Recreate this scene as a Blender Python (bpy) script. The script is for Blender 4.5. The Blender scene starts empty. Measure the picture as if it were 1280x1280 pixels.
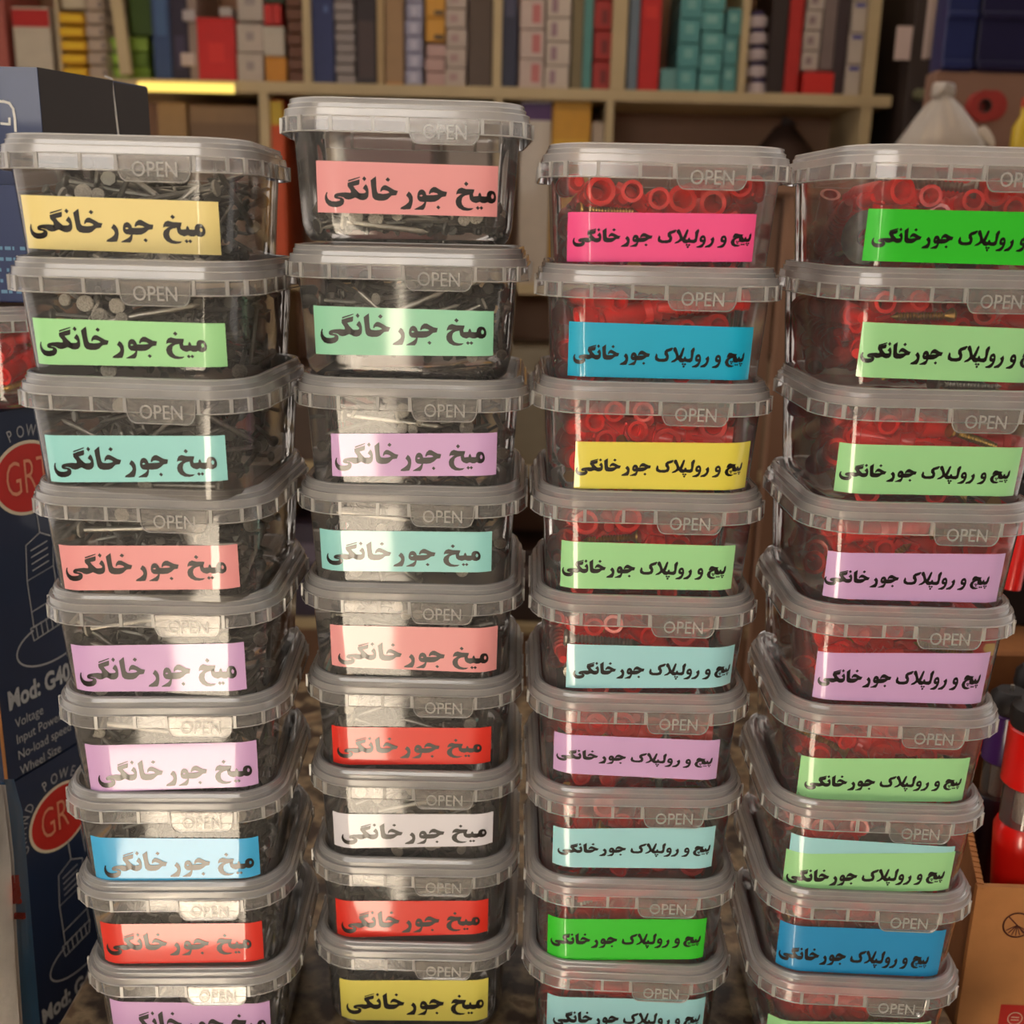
import bpy, math, random
from mathutils import Vector, Matrix
from mathutils.geometry import tessellate_polygon

# ------------------------------------------------------------------ camera, world, lights, exposure
SC = bpy.context.scene
COL = SC.collection
F_PX = 1339.48
PITCH, ROLL = math.radians(14.973), math.radians(1.318)
CAMZ = 1.452                       # camera height above the shop floor (m)
_fw = Vector((0, math.cos(PITCH), -math.sin(PITCH)))
_up = Vector((0, math.sin(PITCH), math.cos(PITCH)))
_rt = Vector((1, 0, 0))
RT = _rt * math.cos(ROLL) + _up * math.sin(ROLL)
UP = _up * math.cos(ROLL) - _rt * math.sin(ROLL)
CP = Vector((0, 0, CAMZ))
cam_data = bpy.data.cameras.new('camera')
cam_data.sensor_width = 36.0
cam_data.lens = F_PX / 1280 * 36
cam_data.clip_start = 0.02
cam_data.dof.use_dof = True
cam_data.dof.focus_distance = 0.60
cam_data.dof.aperture_fstop = 8.5
cam = bpy.data.objects.new('camera', cam_data)
M = Matrix((RT, UP, -_fw)).transposed().to_4x4()
M.translation = CP
cam.matrix_world = M
COL.objects.link(cam)
SC.camera = cam

world = bpy.data.worlds.new('world')
SC.world = world
world.use_nodes = True
world.node_tree.nodes['Background'].inputs[0].default_value = (1.0, 0.91, 0.84, 1)
world.node_tree.nodes['Background'].inputs[1].default_value = 0.54

SC.view_settings.view_transform = 'Standard'
SC.view_settings.look = 'None'
SC.view_settings.gamma = 1.0
SC.view_settings.use_curve_mapping = False
SC.view_settings.exposure = 0.88
SC.cycles.max_bounces = 14
SC.cycles.diffuse_bounces = 8
SC.cycles.glossy_bounces = 3
SC.cycles.transmission_bounces = 3
SC.cycles.transparent_max_bounces = 28
SC.cycles.sample_clamp_indirect = 4.0
SC.cycles.use_denoising = True
SC.cycles.caustics_reflective = False
SC.cycles.caustics_refractive = False


def lamp(name, kind, loc, rot, energy, color, **kw):
    d = bpy.data.lights.new(name, kind)
    d.energy = energy
    d.color = color
    for k, v in kw.items():
        setattr(d, k, v)
    o = bpy.data.objects.new(name, d)
    o.location = loc
    o.rotation_euler = rot
    COL.objects.link(o)
    return o


# daylight sun falling on the street and through the gap of the shop door behind the camera
sun = lamp('sun_light', 'SUN', (0, -4, 5), (math.radians(-38), 0, math.radians(-12)), 60.0, (1.0, 0.93, 0.83), angle=0.009)
sun.rotation_euler = Vector((0.10, 0.62, -0.78)).to_track_quat('-Z', 'Y').to_euler()
# added fill lights, no real fixtures: soft front fill, warm fill facing the shelf
lamp('front_fill', 'AREA', (-0.45, -0.75, CAMZ + 0.40), (math.radians(68), 0, math.radians(-18)), 7.6, (1.0, 0.93, 0.85), shape='RECTANGLE', size=1.2, size_y=0.5)
lamp('back_fill', 'AREA', (0.2, 1.2, CAMZ + 1.5), (math.radians(25), 0, 0), 4.2, (1.0, 0.72, 0.45), shape='RECTANGLE', size=1.6, size_y=0.3)


def ray(px, py):
    return (_fw + RT * ((px - 640) / F_PX) - UP * ((py - 640) / F_PX))


def at(px, py, y):
    """world point seen at photo pixel (px, py) on the upright plane at depth y"""
    d = ray(px, py)
    return CP + d * (y / d.y)


def at_z(px, py, z):
    d = ray(px, py)
    return CP + d * ((z - CP.z) / d.z)


# ------------------------------------------------------------------ materials
def new_mat(name):
    m = bpy.data.materials.new(name)
    m.use_nodes = True
    nt = m.node_tree
    for n in list(nt.nodes):
        if n.type != 'OUTPUT_MATERIAL':
            nt.nodes.remove(n)
    out = [n for n in nt.nodes if n.type == 'OUTPUT_MATERIAL'][0]
    return m, nt, out


def srgb(c):
    f = lambda v: v / 12.92 if v <= 0.04045 else ((v + 0.055) / 1.055) ** 2.4
    return tuple(f(v / 255) for v in c) + (1,)


_mc = {}


def paint(rgb, rough=0.5, var=0.12, scale=60, metal=0.0, coat=0.0, bump=0.0, spec=0.5):
    """plain coloured surface with fine procedural variation; rgb in sRGB 0-255"""
    key = (rgb, rough, var, scale, metal, coat, bump, spec)
    if key in _mc:
        return _mc[key]
    m, nt, out = new_mat('paint_%d_%d_%d' % rgb)
    b = nt.nodes.new('ShaderNodeBsdfPrincipled')
    tc = nt.nodes.new('ShaderNodeTexCoord')
    nz = nt.nodes.new('ShaderNodeTexNoise')
    nz.inputs['Scale'].default_value = scale
    nz.inputs['Detail'].default_value = 4
    nt.links.new(tc.outputs['Object'], nz.inputs['Vector'])
    mx = nt.nodes.new('ShaderNodeMix')
    mx.data_type = 'RGBA'
    c = srgb(rgb)
    mx.inputs[6].default_value = tuple(v * (1 - var) for v in c[:3]) + (1,)
    mx.inputs[7].default_value = tuple(min(1, v * (1 + var)) for v in c[:3]) + (1,)
    nt.links.new(nz.outputs['Fac'], mx.inputs[0])
    nt.links.new(mx.outputs[2], b.inputs['Base Color'])
    b.inputs['Roughness'].default_value = rough
    b.inputs['Metallic'].default_value = metal
    b.inputs['Coat Weight'].default_value = coat
    b.inputs['Coat Roughness'].default_value = 0.05
    b.inputs['Specular IOR Level'].default_value = spec
    if bump:
        bp = nt.nodes.new('ShaderNodeBump')
        bp.inputs['Strength'].default_value = bump
        bp.inputs['Distance'].default_value = 0.002
        nt.links.new(nz.outputs['Fac'], bp.inputs['Height'])
        nt.links.new(bp.outputs['Normal'], b.inputs['Normal'])
    nt.links.new(b.outputs[0], out.inputs[0])
    _mc[key] = m
    return m


def plastic(name, haze, tint, hazecol, rough, bump=0.0, bscale=30, coat=1.0):
    """thin clear polypropylene: see-through + milky scatter + gloss by fresnel"""
    m, nt, out = new_mat(name)
    N = nt.nodes.new
    tr = N('ShaderNodeBsdfTransparent')
    tr.inputs[0].default_value = tint + (1,)
    df = N('ShaderNodeBsdfDiffuse')
    df.inputs[0].default_value = hazecol + (1,)
    tl = N('ShaderNodeBsdfTranslucent')
    tl.inputs[0].default_value = hazecol + (1,)
    m1 = N('ShaderNodeMixShader')
    m1.inputs[0].default_value = 0.45
    nt.links.new(df.outputs[0], m1.inputs[1])
    nt.links.new(tl.outputs[0], m1.inputs[2])
    tc = N('ShaderNodeTexCoord')
    nz = N('ShaderNodeTexNoise')
    nz.inputs['Scale'].default_value = bscale
    nz.inputs['Detail'].default_value = 3
    nt.links.new(tc.outputs['Object'], nz.inputs['Vector'])
    mr = N('ShaderNodeMapRange')
    mr.inputs[3].default_value = haze * 0.75
    mr.inputs[4].default_value = haze * 1.25
    nt.links.new(nz.outputs['Fac'], mr.inputs[0])
    lw = N('ShaderNodeLayerWeight')
    lw.inputs[0].default_value = 0.30
    ad = N('ShaderNodeMath')
    ad.operation = 'MULTIPLY_ADD'
    ad.inputs[1].default_value = 0.14
    ad.use_clamp = True
    nt.links.new(lw.outputs['Facing'], ad.inputs[0])
    nt.links.new(mr.outputs[0], ad.inputs[2])
    m2 = N('ShaderNodeMixShader')
    nt.links.new(ad.outputs[0], m2.inputs[0])
    nt.links.new(tr.outputs[0], m2.inputs[1])
    nt.links.new(m1.outputs[0], m2.inputs[2])
    gl = N('ShaderNodeBsdfGlossy')
    gl.inputs['Roughness'].default_value = rough
    gl.inputs[0].default_value = (1, 1, 1, 1)
    bp = N('ShaderNodeBump')
    bp.inputs['Strength'].default_value = bump
    bp.inputs['Distance'].default_value = 0.001
    nt.links.new(nz.outputs['Fac'], bp.inputs['Height'])
    nt.links.new(bp.outputs['Normal'], gl.inputs['Normal'])
    fr = N('ShaderNodeFresnel')
    fr.inputs[0].default_value = 1.5
    fm = N('ShaderNodeMath')
    fm.operation = 'MULTIPLY'
    fm.inputs[1].default_value = coat
    nt.links.new(fr.outputs[0], fm.inputs[0])
    m3 = N('ShaderNodeMixShader')
    nt.links.new(fm.outputs[0], m3.inputs[0])
    nt.links.new(m2.outputs[0], m3.inputs[1])
    nt.links.new(gl.outputs[0], m3.inputs[2])
    nt.links.new(m3.outputs[0], out.inputs[0])
    return m


TUB_M = plastic('clear_tub_plastic', 0.10, (0.95, 0.93, 0.91), (0.80, 0.76, 0.70), 0.08, 0.12, 25, 1.3)
LID_M = plastic('milky_lid_plastic', 0.50, (0.93, 0.91, 0.89), (0.93, 0.89, 0.85), 0.16, 0.3, 40, 1.3)
SKIRT_M = plastic('clear_skirt_plastic', 0.24, (0.94, 0.92, 0.90), (0.9, 0.86, 0.82), 0.14, 0.2, 40, 1.2)
TAB_M = plastic('tab_plastic', 0.22, (0.93, 0.91, 0.89), (0.80, 0.76, 0.70), 0.12, 0.2, 40, 1.0)
EDGE_M = plastic('bright_plastic_edge', 0.62, (0.95, 0.93, 0.91), (0.92, 0.88, 0.82), 0.15, 0.0, 40, 1.2)
GLASS_M = plastic('smoky_clear_plastic', 0.10, (0.85, 0.80, 0.78), (0.7, 0.65, 0.6), 0.05, 0.0, 40, 1.8)
BAG_M = plastic('bag_film', 0.62, (0.9, 0.88, 0.85), (0.85, 0.76, 0.66), 0.3, 0.6, 12, 1.0)
STEEL_M = paint((165, 162, 152), 0.38, 0.35, 300, 0.85, bump=0.2)
DARKSTEEL_M = paint((120, 120, 112), 0.42, 0.4, 260, 0.8)
HEAD_M = paint((205, 200, 186), 0.40, 0.4, 900, 0.7, bump=0.8)
BRASS_M = paint((176, 140, 70), 0.35, 0.3, 300, 0.9)
PLUG_M = paint((250, 38, 34), 0.32, 0.12, 120, 0.0, 0.2)
INK_M = paint((26, 20, 18), 0.35, 0.05, 100, 0, 0.6)
BLACK_M = paint((24, 20, 20), 0.5, 0.2, 40)


# ------------------------------------------------------------------ mesh helpers
class MB:
    def __init__(s):
        s.v = []
        s.f = []

    def add(s, vs, fs):
        o = len(s.v)
        s.v += [tuple(v) for v in vs]
        s.f += [tuple(i + o for i in f) for f in fs]
        return s

    def box(s, c, d, rz=0, rx=0, bev=0.0):
        """bevelled box: centre c, dimensions d"""
        hx, hy, hz = d[0] / 2, d[1] / 2, d[2] / 2
        R = Matrix.Rotation(rz, 3, 'Z') @ Matrix.Rotation(rx, 3, 'X')
        b = min(bev, hx * .6, hy * .6, hz * .6)
        if b <= 0:
            P = [(sx * hx, sy * hy, sz * hz) for sz in (-1, 1) for sy in (-1, 1) for sx in (-1, 1)]
            Fc = [(0, 2, 3, 1), (4, 5, 7, 6), (0, 1, 5, 4), (2, 6, 7, 3), (0, 4, 6, 2), (1, 3, 7, 5)]
        else:
            rings = [(-hz, b), (-hz + b, 0), (hz - b, 0), (hz, b)]
            P = []
            for z, i in rings:
                x, y = hx - i, hy - i
                k = b * .6
                P += [(-x + k, -y, z), (x - k, -y, z), (x, -y + k, z), (x, y - k, z), (x - k, y, z), (-x + k, y, z), (-x, y - k, z), (-x, -y + k, z)]
            Fc = [tuple(range(7, -1, -1)), tuple(range(24, 32))]
            for r in range(3):
                for j in range(8):
                    a, e = r * 8 + j, r * 8 + (j + 1) % 8
                    Fc.append((a, e, e + 8, a + 8))
        return s.add([Vector(c) + R @ Vector(p) for p in P], Fc)

    def rings(s, rs, close=True, cap0=False, cap1=False):
        o = len(s.v)
        n = len(rs[0])
        for r in rs:
            s.v += [tuple(p) for p in r]
        for i in range(len(rs) - 1):
            for j in range(n if close else n - 1):
                a, b = o + i * n + j, o + i * n + (j + 1) % n
                s.f.append((a, b, b + n, a + n))
        if cap0:
            s.f.append(tuple(o + n - 1 - j for j in range(n)))
        if cap1:
            k = o + (len(rs) - 1) * n
            s.f.append(tuple(k + j for j in range(n)))
        return s

    def lathe(s, prof, a, b, n=12, cap0=True, cap1=True):
        """profile [(t, r)] along the axis from a (t=0) to b (t=1)"""
        a, b = Vector(a), Vector(b)
        d = b - a
        q = d.to_track_quat('Z', 'Y')
        rs = []
        for t, r in prof:
            rs.append([a + d * t + q @ Vector((r * math.cos(2 * math.pi * j / n), r * math.sin(2 * math.pi * j / n), 0)) for j in range(n)])
        return s.rings(rs, True, cap0, cap1)

    def tube(s, pts, r, n=6):
        for i in range(len(pts) - 1):
            s.lathe([(0, r), (1, r)], pts[i], pts[i + 1], n)
        return s

    def mesh(s, name, mat, smooth=0):
        me = bpy.data.meshes.new(name)
        me.from_pydata(s.v, [], s.f)
        if not isinstance(mat, (list, tuple)):
            mat = [mat]
        for m in mat:
            me.materials.append(m)
        if smooth:
            me.polygons.foreach_set('use_smooth', [True] * len(me.polygons))
            me.update()
            try:
                me.set_sharp_from_angle(angle=math.radians(smooth))
            except Exception:
                pass
        me.update()
        return me

    def build(s, name, mat, parent=None, smooth=0):
        return link(name, s.mesh(name, mat, smooth), parent)


def link(name, me, parent=None):
    o = bpy.data.objects.new(name, me)
    COL.objects.link(o)
    if parent:
        o.parent = parent
    return o


def tag(o, label=None, cat=None, group=None, kind=None):
    if label:
        o['label'] = label
    if cat:
        o['category'] = cat
    if group:
        o['group'] = group
    if kind:
        o['kind'] = kind
    return o


def empty(name, loc, rz=0, label=None, cat=None, group=None):
    o = bpy.data.objects.new(name, None)
    o.empty_display_size = 0.02
    o.location = loc
    o.rotation_euler = (0, 0, rz)
    COL.objects.link(o)
    return tag(o, label, cat, group)


def rrect(hx, hy, r, z, n=7):
    """rounded rectangle, counter-clockwise seen from above"""
    P = []
    for cx, cy, a0 in ((hx - r, hy - r, 0), (-hx + r, hy - r, 90), (-hx + r, -hy + r, 180), (hx - r, -hy + r, 270)):
        for i in range(n + 1):
            a = math.radians(a0 + 90 * i / n)
            P.append((cx + r * math.cos(a), cy + r * math.sin(a), z))
    return P


def text_mesh(body, size, mat, name, extrude=0.0, shear=0.0, bold=0.0):
    cu = bpy.data.curves.new(name, 'FONT')
    cu.body = body
    cu.size = size
    cu.align_x = 'CENTER'
    cu.align_y = 'CENTER'
    cu.extrude = extrude
    cu.shear = shear
    cu.offset = bold
    cu.resolution_u = 3
    o = bpy.data.objects.new(name, cu)
    COL.objects.link(o)
    dg = bpy.context.evaluated_depsgraph_get()
    me = bpy.data.meshes.new_from_object(o.evaluated_get(dg))
    me.name = name
    bpy.data.objects.remove(o)
    bpy.data.curves.remove(cu)
    me.materials.clear()
    me.materials.append(mat)
    return me


BOXES=[[-195.4,600.5,1.52,21.3],[-190.3,591.0,-2.63,-36.3],[-188.4,587.6,-3.84,-93.3],[-189.8,593.4,-1.81,-151.0],[-191.1,598.6,0.88,-210.6],[-191.7,601.0,3.65,-270.7],[-193.1,602.9,2.52,-330.3],[-192.7,605.3,2.67,-389.2],[-191.2,606.3,2.5,-448.4],[-60.7,624.7,3.25,43.0],[-57.7,624.4,-1.54,-28.2],[-56.1,627.0,-0.25,-96.2],[-56.5,630.0,-0.69,-155.0],[-56.7,633.1,-0.69,-212.8],[-56.2,636.3,-0.26,-271.7],[-55.6,634.8,-0.01,-330.5],[-55.7,634.9,-0.14,-389.6],[-55.3,634.0,-0.16,-448.2],[75.2,618.4,0.04,24.1],[75.2,617.4,-0.79,-34.7],[75.0,617.4,-0.25,-93.8],[75.8,618.7,-0.08,-152.9],[76.7,619.4,-0.56,-212.1],[76.6,619.7,0.36,-270.7],[77.4,619.3,0.75,-330.1],[78.0,617.9,-0.12,-388.9],[79.2,619.1,-1.61,-448.2],[220.5,613.0,4.08,26.1],[220.4,615.3,3.48,-32.6],[223.4,615.1,0.9,-93.7],[221.6,613.5,0.38,-154.2],[221.0,612.7,-0.94,-212.7],[220.3,612.8,-1.63,-272.3],[219.3,611.7,-1.35,-331.3],[220.1,612.2,-1.5,-390.3],[220.4,612.3,-2.32,-449.3]]
LABEL_QUADS=[[[-50.8,-12.2],[46.6,-13.4],[46.6,-38.9],[-50.8,-37.6]],[[-48.1,-13.2],[49.5,-13.5],[49.5,-35.2],[-48.1,-36.3]],[[-46.7,-14.7],[47.4,-11.6],[47.4,-35.3],[-46.7,-39.6]],[[-47.1,-16.6],[48.5,-13.3],[48.5,-37.8],[-47.1,-42.0]],[[-48.3,-14.6],[46.4,-11.0],[46.4,-39.9],[-48.3,-42.1]],[[-47.5,-13.7],[47.6,-12.1],[47.6,-40.8],[-47.5,-43.7]],[[-47.6,-13.5],[48.5,-14.5],[48.5,-41.2],[-47.6,-43.8]],[[-48.3,-13.4],[47.2,-13.3],[47.2,-41.4],[-48.3,-42.1]],[[-48.1,-8.5],[48.2,-11.2],[48.2,-41.7],[-48.1,-41.6]],[[-45.3,-13.7],[46.8,-14.2],[46.8,-39.0],[-45.3,-38.8]],[[-47.8,-14.6],[47.6,-15.3],[47.6,-38.7],[-47.8,-40.2]],[[-42.5,-14.6],[47.6,-12.1],[47.6,-36.0],[-42.5,-38.6]],[[-51.2,-11.2],[46.5,-9.6],[46.5,-33.6],[-51.2,-35.4]],[[-45.7,-10.6],[51.6,-9.8],[51.6,-38.3],[-45.7,-36.7]],[[-48.2,-17.2],[47.4,-15.2],[47.4,-39.4],[-48.2,-42.8]],[[-49.6,-14.9],[48.9,-12.4],[48.9,-34.8],[-49.6,-39.4]],[[-48.8,-16.2],[46.9,-13.2],[46.9,-37.9],[-48.8,-43.8]],[[-47.2,-14.4],[47.6,-11.2],[47.6,-43.6],[-47.2,-45.7]],[[-51.2,-16.9],[44.8,-15.9],[44.8,-39.4],[-51.2,-41.5]],[[-47.3,-12.6],[49.1,-13.5],[49.1,-41.1],[-47.3,-41.1]],[[-41.7,-16.4],[54.0,-15.0],[54.0,-41.2],[-41.7,-42.4]],[[-48.6,-13.0],[47.4,-13.4],[47.4,-39.5],[-48.6,-40.6]],[[-43.3,-14.1],[52.8,-13.8],[52.8,-38.5],[-43.3,-41.7]],[[-50.3,-10.7],[46.3,-12.9],[46.3,-39.2],[-50.3,-36.1]],[[-50.0,-12.0],[46.5,-9.1],[46.5,-38.0],[-50.0,-38.6]],[[-51.3,-13.9],[45.2,-11.3],[45.2,-40.6],[-51.3,-44.5]],[[-49.3,-11.5],[49.4,-9.1],[49.4,-38.9],[-49.3,-43.2]],[[-51.0,-14.1],[46.7,-14.0],[46.7,-40.1],[-51.0,-39.4]],[[-46.6,-11.1],[51.5,-13.2],[51.5,-41.5],[-46.6,-39.4]],[[-51.9,-13.8],[46.0,-13.9],[46.0,-41.0],[-51.9,-41.0]],[[-50.2,-12.9],[46.7,-11.7],[46.7,-40.4],[-50.2,-39.7]],[[-48.2,-12.7],[47.8,-9.9],[47.8,-41.8],[-48.2,-41.6]],[[-49.9,-18.3],[45.8,-14.6],[45.8,-42.9],[-49.9,-46.8]],[[-52.7,-20.6],[45.4,-15.5],[45.4,-41.9],[-52.7,-48.1]],[[-52.8,-9.9],[46.3,-9.4],[46.3,-43.1],[-52.8,-42.5]],[[-53.8,-19.8],[45.6,-14.7],[45.6,-42.7],[-53.8,-50.0]],[[-50.9,-8.6],[44.6,-11.9],[44.6,-35.7],[-50.9,-39.5]]]
NAIL_TEXT=[
[[(135,320),(150,325),(140,350),(145,390),(165,420),(200,438),(250,441),(290,434),(308,422),(298,410),(258,405),(235,396),(228,375),(235,352),(260,335),(310,325),(380,320),(455,328),(480,380),(450,410),(410,416),(375,408),(345,385),(300,374),(272,380),(325,388),(352,408),(358,440),(345,478),(310,505),(260,517),(210,517),(160,500),(125,460),(110,410),(115,365)]],
[[(405,195),(480,170),(560,148),(556,205),(545,220),(478,235),(500,272),(545,320),(580,345),(560,418),(500,388),(470,400),(440,412),(430,330),(445,318),(440,290),(420,262),(405,240)]],
[[(412,160),(480,138),(562,113),(565,125),(485,155),(412,180)]],
[[(638,208),(660,240),(672,290),(672,340),(665,380),(640,410),(600,422),(560,418),(520,395),(520,325),(580,330),(620,328),(638,310),(625,290),(597,265),(615,235)]],
[[(618,105),(645,138),(620,172),(592,138)]],
[[(768,105),(770,160),(771,230),(778,305),(795,328),(850,335),(905,330),(938,318),(920,300),(880,286),(848,288),(832,308),(820,305),(826,268),(845,238),(870,220),(900,222),(950,250),(1000,282),(1048,295),(1025,352),(965,358),(912,408),(870,425),(800,427),(750,415),(722,385),(714,340),(710,290),(703,220),(698,158),(735,128)]],
[[(918,116),(950,145),(922,176),(888,148)]],
[[(1185,298),(1215,325),(1235,370),(1237,430),(1225,490),(1205,535),(1130,540),(1075,535),(1085,512),(1140,480),(1180,445),(1190,415),(1180,385),(1150,352)]],
[[(1443,330),(1445,305),(1463,265),(1498,237),(1533,237),(1573,262),(1623,290),(1678,300),(1663,360),(1613,368),(1573,405),(1523,432),(1463,438),(1408,435),(1398,380),(1408,345),(1473,345),(1533,342),(1563,335),(1543,318),(1503,310),(1473,315),(1458,332)]],
[[(1348,270),(1318,285),(1300,320),(1293,370),(1301,405),(1328,432),(1373,438),(1388,440),(1378,455),(1353,480),(1293,515),(1255,535),(1263,542),(1373,543),(1395,510),(1408,460),(1413,420),(1413,345),(1401,305),(1378,278)],[(1345,340),(1368,353),(1345,366),(1323,354)]],
[[(1565,480),(1593,508),(1568,536),(1538,506)]],
[[(1795,335),(1801,295),(1823,258),(1863,240),(1923,258),(2031,262),(2023,300),(2008,335),(1975,345),(1963,335),(1913,345),(1878,370),(1865,420),(1873,465),(1903,500),(1953,515),(2023,515),(1993,540),(1943,550),(1883,545),(1828,515),(1795,470),(1788,420),(1803,375),(1853,332),(1873,325),(1823,322)]],
[[(2008,300),(2018,355),(2078,350),(2085,320),(2101,302),(2115,325),(2121,352),(2173,355),(2188,350),(2188,325),(2198,300),(2218,280),(2248,275),(2283,285),(2303,315),(2316,360),(2313,400),(2298,430),(2263,450),(2223,445),(2203,430),(2173,445),(2133,445),(2098,430),(2053,447),(2003,430),(1973,400),(1963,345),(1973,320)],[(2261,318),(2283,345),(2278,380),(2255,385),(2245,350)]],
[[(1921,158),(1953,190),(1925,222),(1893,190)]],
[[(2075,484),(2101,510),(2078,538),(2050,510)]],
[[(2121,484),(2147,510),(2123,538),(2096,510)]]]
SCREW_TEXT=[
[[(75,285),(88,300),(92,335),(120,352),(180,350),(205,340),(208,320),(185,295),(183,255),(205,230),(280,205),(290,215),(270,245),(222,262),(225,280),(240,310),(240,345),(225,375),(180,387),(110,385),(68,365),(60,330)]],
[[(315,200),(330,205),(345,235),(358,270),(375,310),(392,345),(355,362),(325,385),(280,392),(285,378),(322,355),(342,328),(333,295),(320,268),(300,245),(297,215)]],
[[(432,200),(442,215),(432,260),(420,310),(408,335),(440,345),(450,320),(462,316),(475,345),(518,345),(535,325),(530,240),(550,210),(570,200),(578,225),(568,260),(562,320),(555,370),(530,388),(490,385),(455,378),(430,390),(395,385),(372,362),(365,335),(385,300),(405,250),(418,215)]],
[[(432,400),(446,412),(434,425),(420,413)]],[[(464,402),(478,414),(465,427),(451,415)]],[[(448,428),(462,442),(449,458),(434,443)]],
[[(630,283),(605,298),(594,325),(594,352),(605,372),(632,378),(640,384),(625,405),(595,425),(560,440),(562,450),(615,452),(640,438),(660,400),(670,360),(666,318),(652,290)],[(632,316),(648,330),(636,346),(618,332)]],
[[(765,306),(777,335),(774,375),(758,415),(728,447),(670,450),(672,434),(715,412),(740,388),(746,362),(730,338)]],
[[(895,286),(870,301),(859,328),(859,355),(870,375),(897,381),(905,387),(890,408),(860,428),(825,443),(827,453),(880,455),(905,441),(925,403),(935,363),(931,321),(917,293)],[(897,319),(913,333),(901,349),(883,335)]],
[[(1012,318),(1018,285),(1035,262),(1060,258),(1090,270),(1138,275),(1122,305),(1095,320),(1060,330),(1038,350),(1032,382),(1045,408),(1078,420),(1112,425),(1085,440),(1040,440),(1005,417),(990,380),(1002,345),(1028,322),(1045,312)]],
[[(1095,318),(1130,300),(1150,335),(1160,330),(1165,312),(1178,310),(1184,335),(1205,335),(1218,315),(1222,280),(1240,255),(1246,280),(1242,330),(1226,367),(1195,378),(1170,370),(1140,380),(1105,374),(1090,345)]],
[[(1064,362),(1074,371),(1065,380),(1055,371)]],[[(1086,362),(1096,371),(1087,380),(1077,371)]],[[(1075,384),(1085,393),(1076,402),(1066,393)]],
[[(1130,402),(1141,412),(1131,422),(1120,412)]],[[(1155,402),(1166,412),(1156,422),(1145,412)]],
[[(1190,388),(1201,398),(1191,408),(1180,398)]],[[(1216,388),(1227,398),(1217,408),(1206,398)]],[[(1203,412),(1214,422),(1204,433),(1193,422)]]]
# ------------------------------------------------------------------ setting: floor, street, facade with the door gap, back wall
def struct(o):
    o['kind'] = 'structure'
    return o


FLOOR_M = paint((150, 138, 120), 0.6, 0.15, 8)
STREET_M = paint((196, 186, 170), 0.8, 0.12, 5)
WALL_M = paint((120, 98, 78), 0.8, 0.1, 6)
DOORWALL_M = paint((70, 58, 48), 0.8, 0.1, 6)
FY = -1.2                                         # facade plane behind the camera
struct(MB().box((0, 0.95, -0.01), (7, 4.3, 0.02)).build('floor', FLOOR_M))
struct(MB().box((0, FY - 6.06, -0.01), (14, 12.0, 0.02)).build('street', STREET_M))
fac = MB()
GAP = dict(x0=-0.75, x1=-0.325, zlow=0.86, sx0=-0.385, sx1=-0.335, ztop=2.2)
fac.box(((-7 + GAP['x0']) / 2, FY, 5), (GAP['x0'] + 7, 0.05, 10))
fac.box(((7 + GAP['x1']) / 2, FY, 5), (7 - GAP['x1'], 0.05, 10))
zm = (GAP['zlow'] + GAP['ztop']) / 2
fac.box(((GAP['x0'] + GAP['sx0']) / 2, FY, zm), (GAP['sx0'] - GAP['x0'], 0.05, GAP['ztop'] - GAP['zlow']))
fac.box(((GAP['x1'] + GAP['sx1']) / 2, FY, zm), (GAP['x1'] - GAP['sx1'], 0.05, GAP['ztop'] - GAP['zlow']))
fac.box(((GAP['x0'] + GAP['x1']) / 2, FY, (GAP['ztop'] + 10) / 2), (GAP['x1'] - GAP['x0'], 0.05, 10 - GAP['ztop']))
struct(fac.build('wall_front', DOORWALL_M))
SHY = 2.5                                         # front plane of the shelf unit
struct(MB().box((0, SHY + 0.45, 1.4), (7, 0.06, 2.8)).build('wall_back', WALL_M))


# ------------------------------------------------------------------ the storage tub
PROF = [(0.012, 0.0592), (0.0, 0.0582), (-0.044, 0.0555), (-0.050, 0.0540), (-0.053, 0.0515)]
TR = 0.020


def tub_h(z):
    P = PROF
    if z >= P[0][0]:
        return P[0][1]
    for (z1, h1), (z0, h0) in zip(P, P[1:]):
        if z >= z0:
            return h0 + (h1 - h0) * (z - z0) / (z1 - z0)
    return P[-1][1]


def front(u, z, off=0.0):
    """point on the tub's front wall: u metres along the wall from its middle, z above the skirt line"""
    h = tub_h(z)
    hy = h + 0.0003
    r = TR
    s = 1 if u >= 0 else -1
    a = abs(u) - (h - r)
    if a <= 0:
        return Vector((u, -hy - off, z))
    t = a / r
    return Vector((s * ((h - r) + (r + off) * math.sin(t)), -(hy - r) - (r + off) * math.cos(t), z))


def make_tub_mesh():
    m = MB()
    rs = []
    for z, h in [(0.012, 0.0600), (0.012, 0.0592)] + PROF[1:]:
        rs.append(rrect(h, h + 0.0003, TR, z))
    rs.append(rrect(0.0480, 0.0483, 0.0165, -0.0530))
    rs.append(rrect(0.0465, 0.0468, 0.0150, -0.0518))
    m.rings(rs[::-1], True, True, False)
    return m.mesh('tub', TUB_M, 40)


def lid_ring(h, z):
    return rrect(h, h + 0.0003, 0.030 - (0.065 - h), z, 9)


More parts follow.
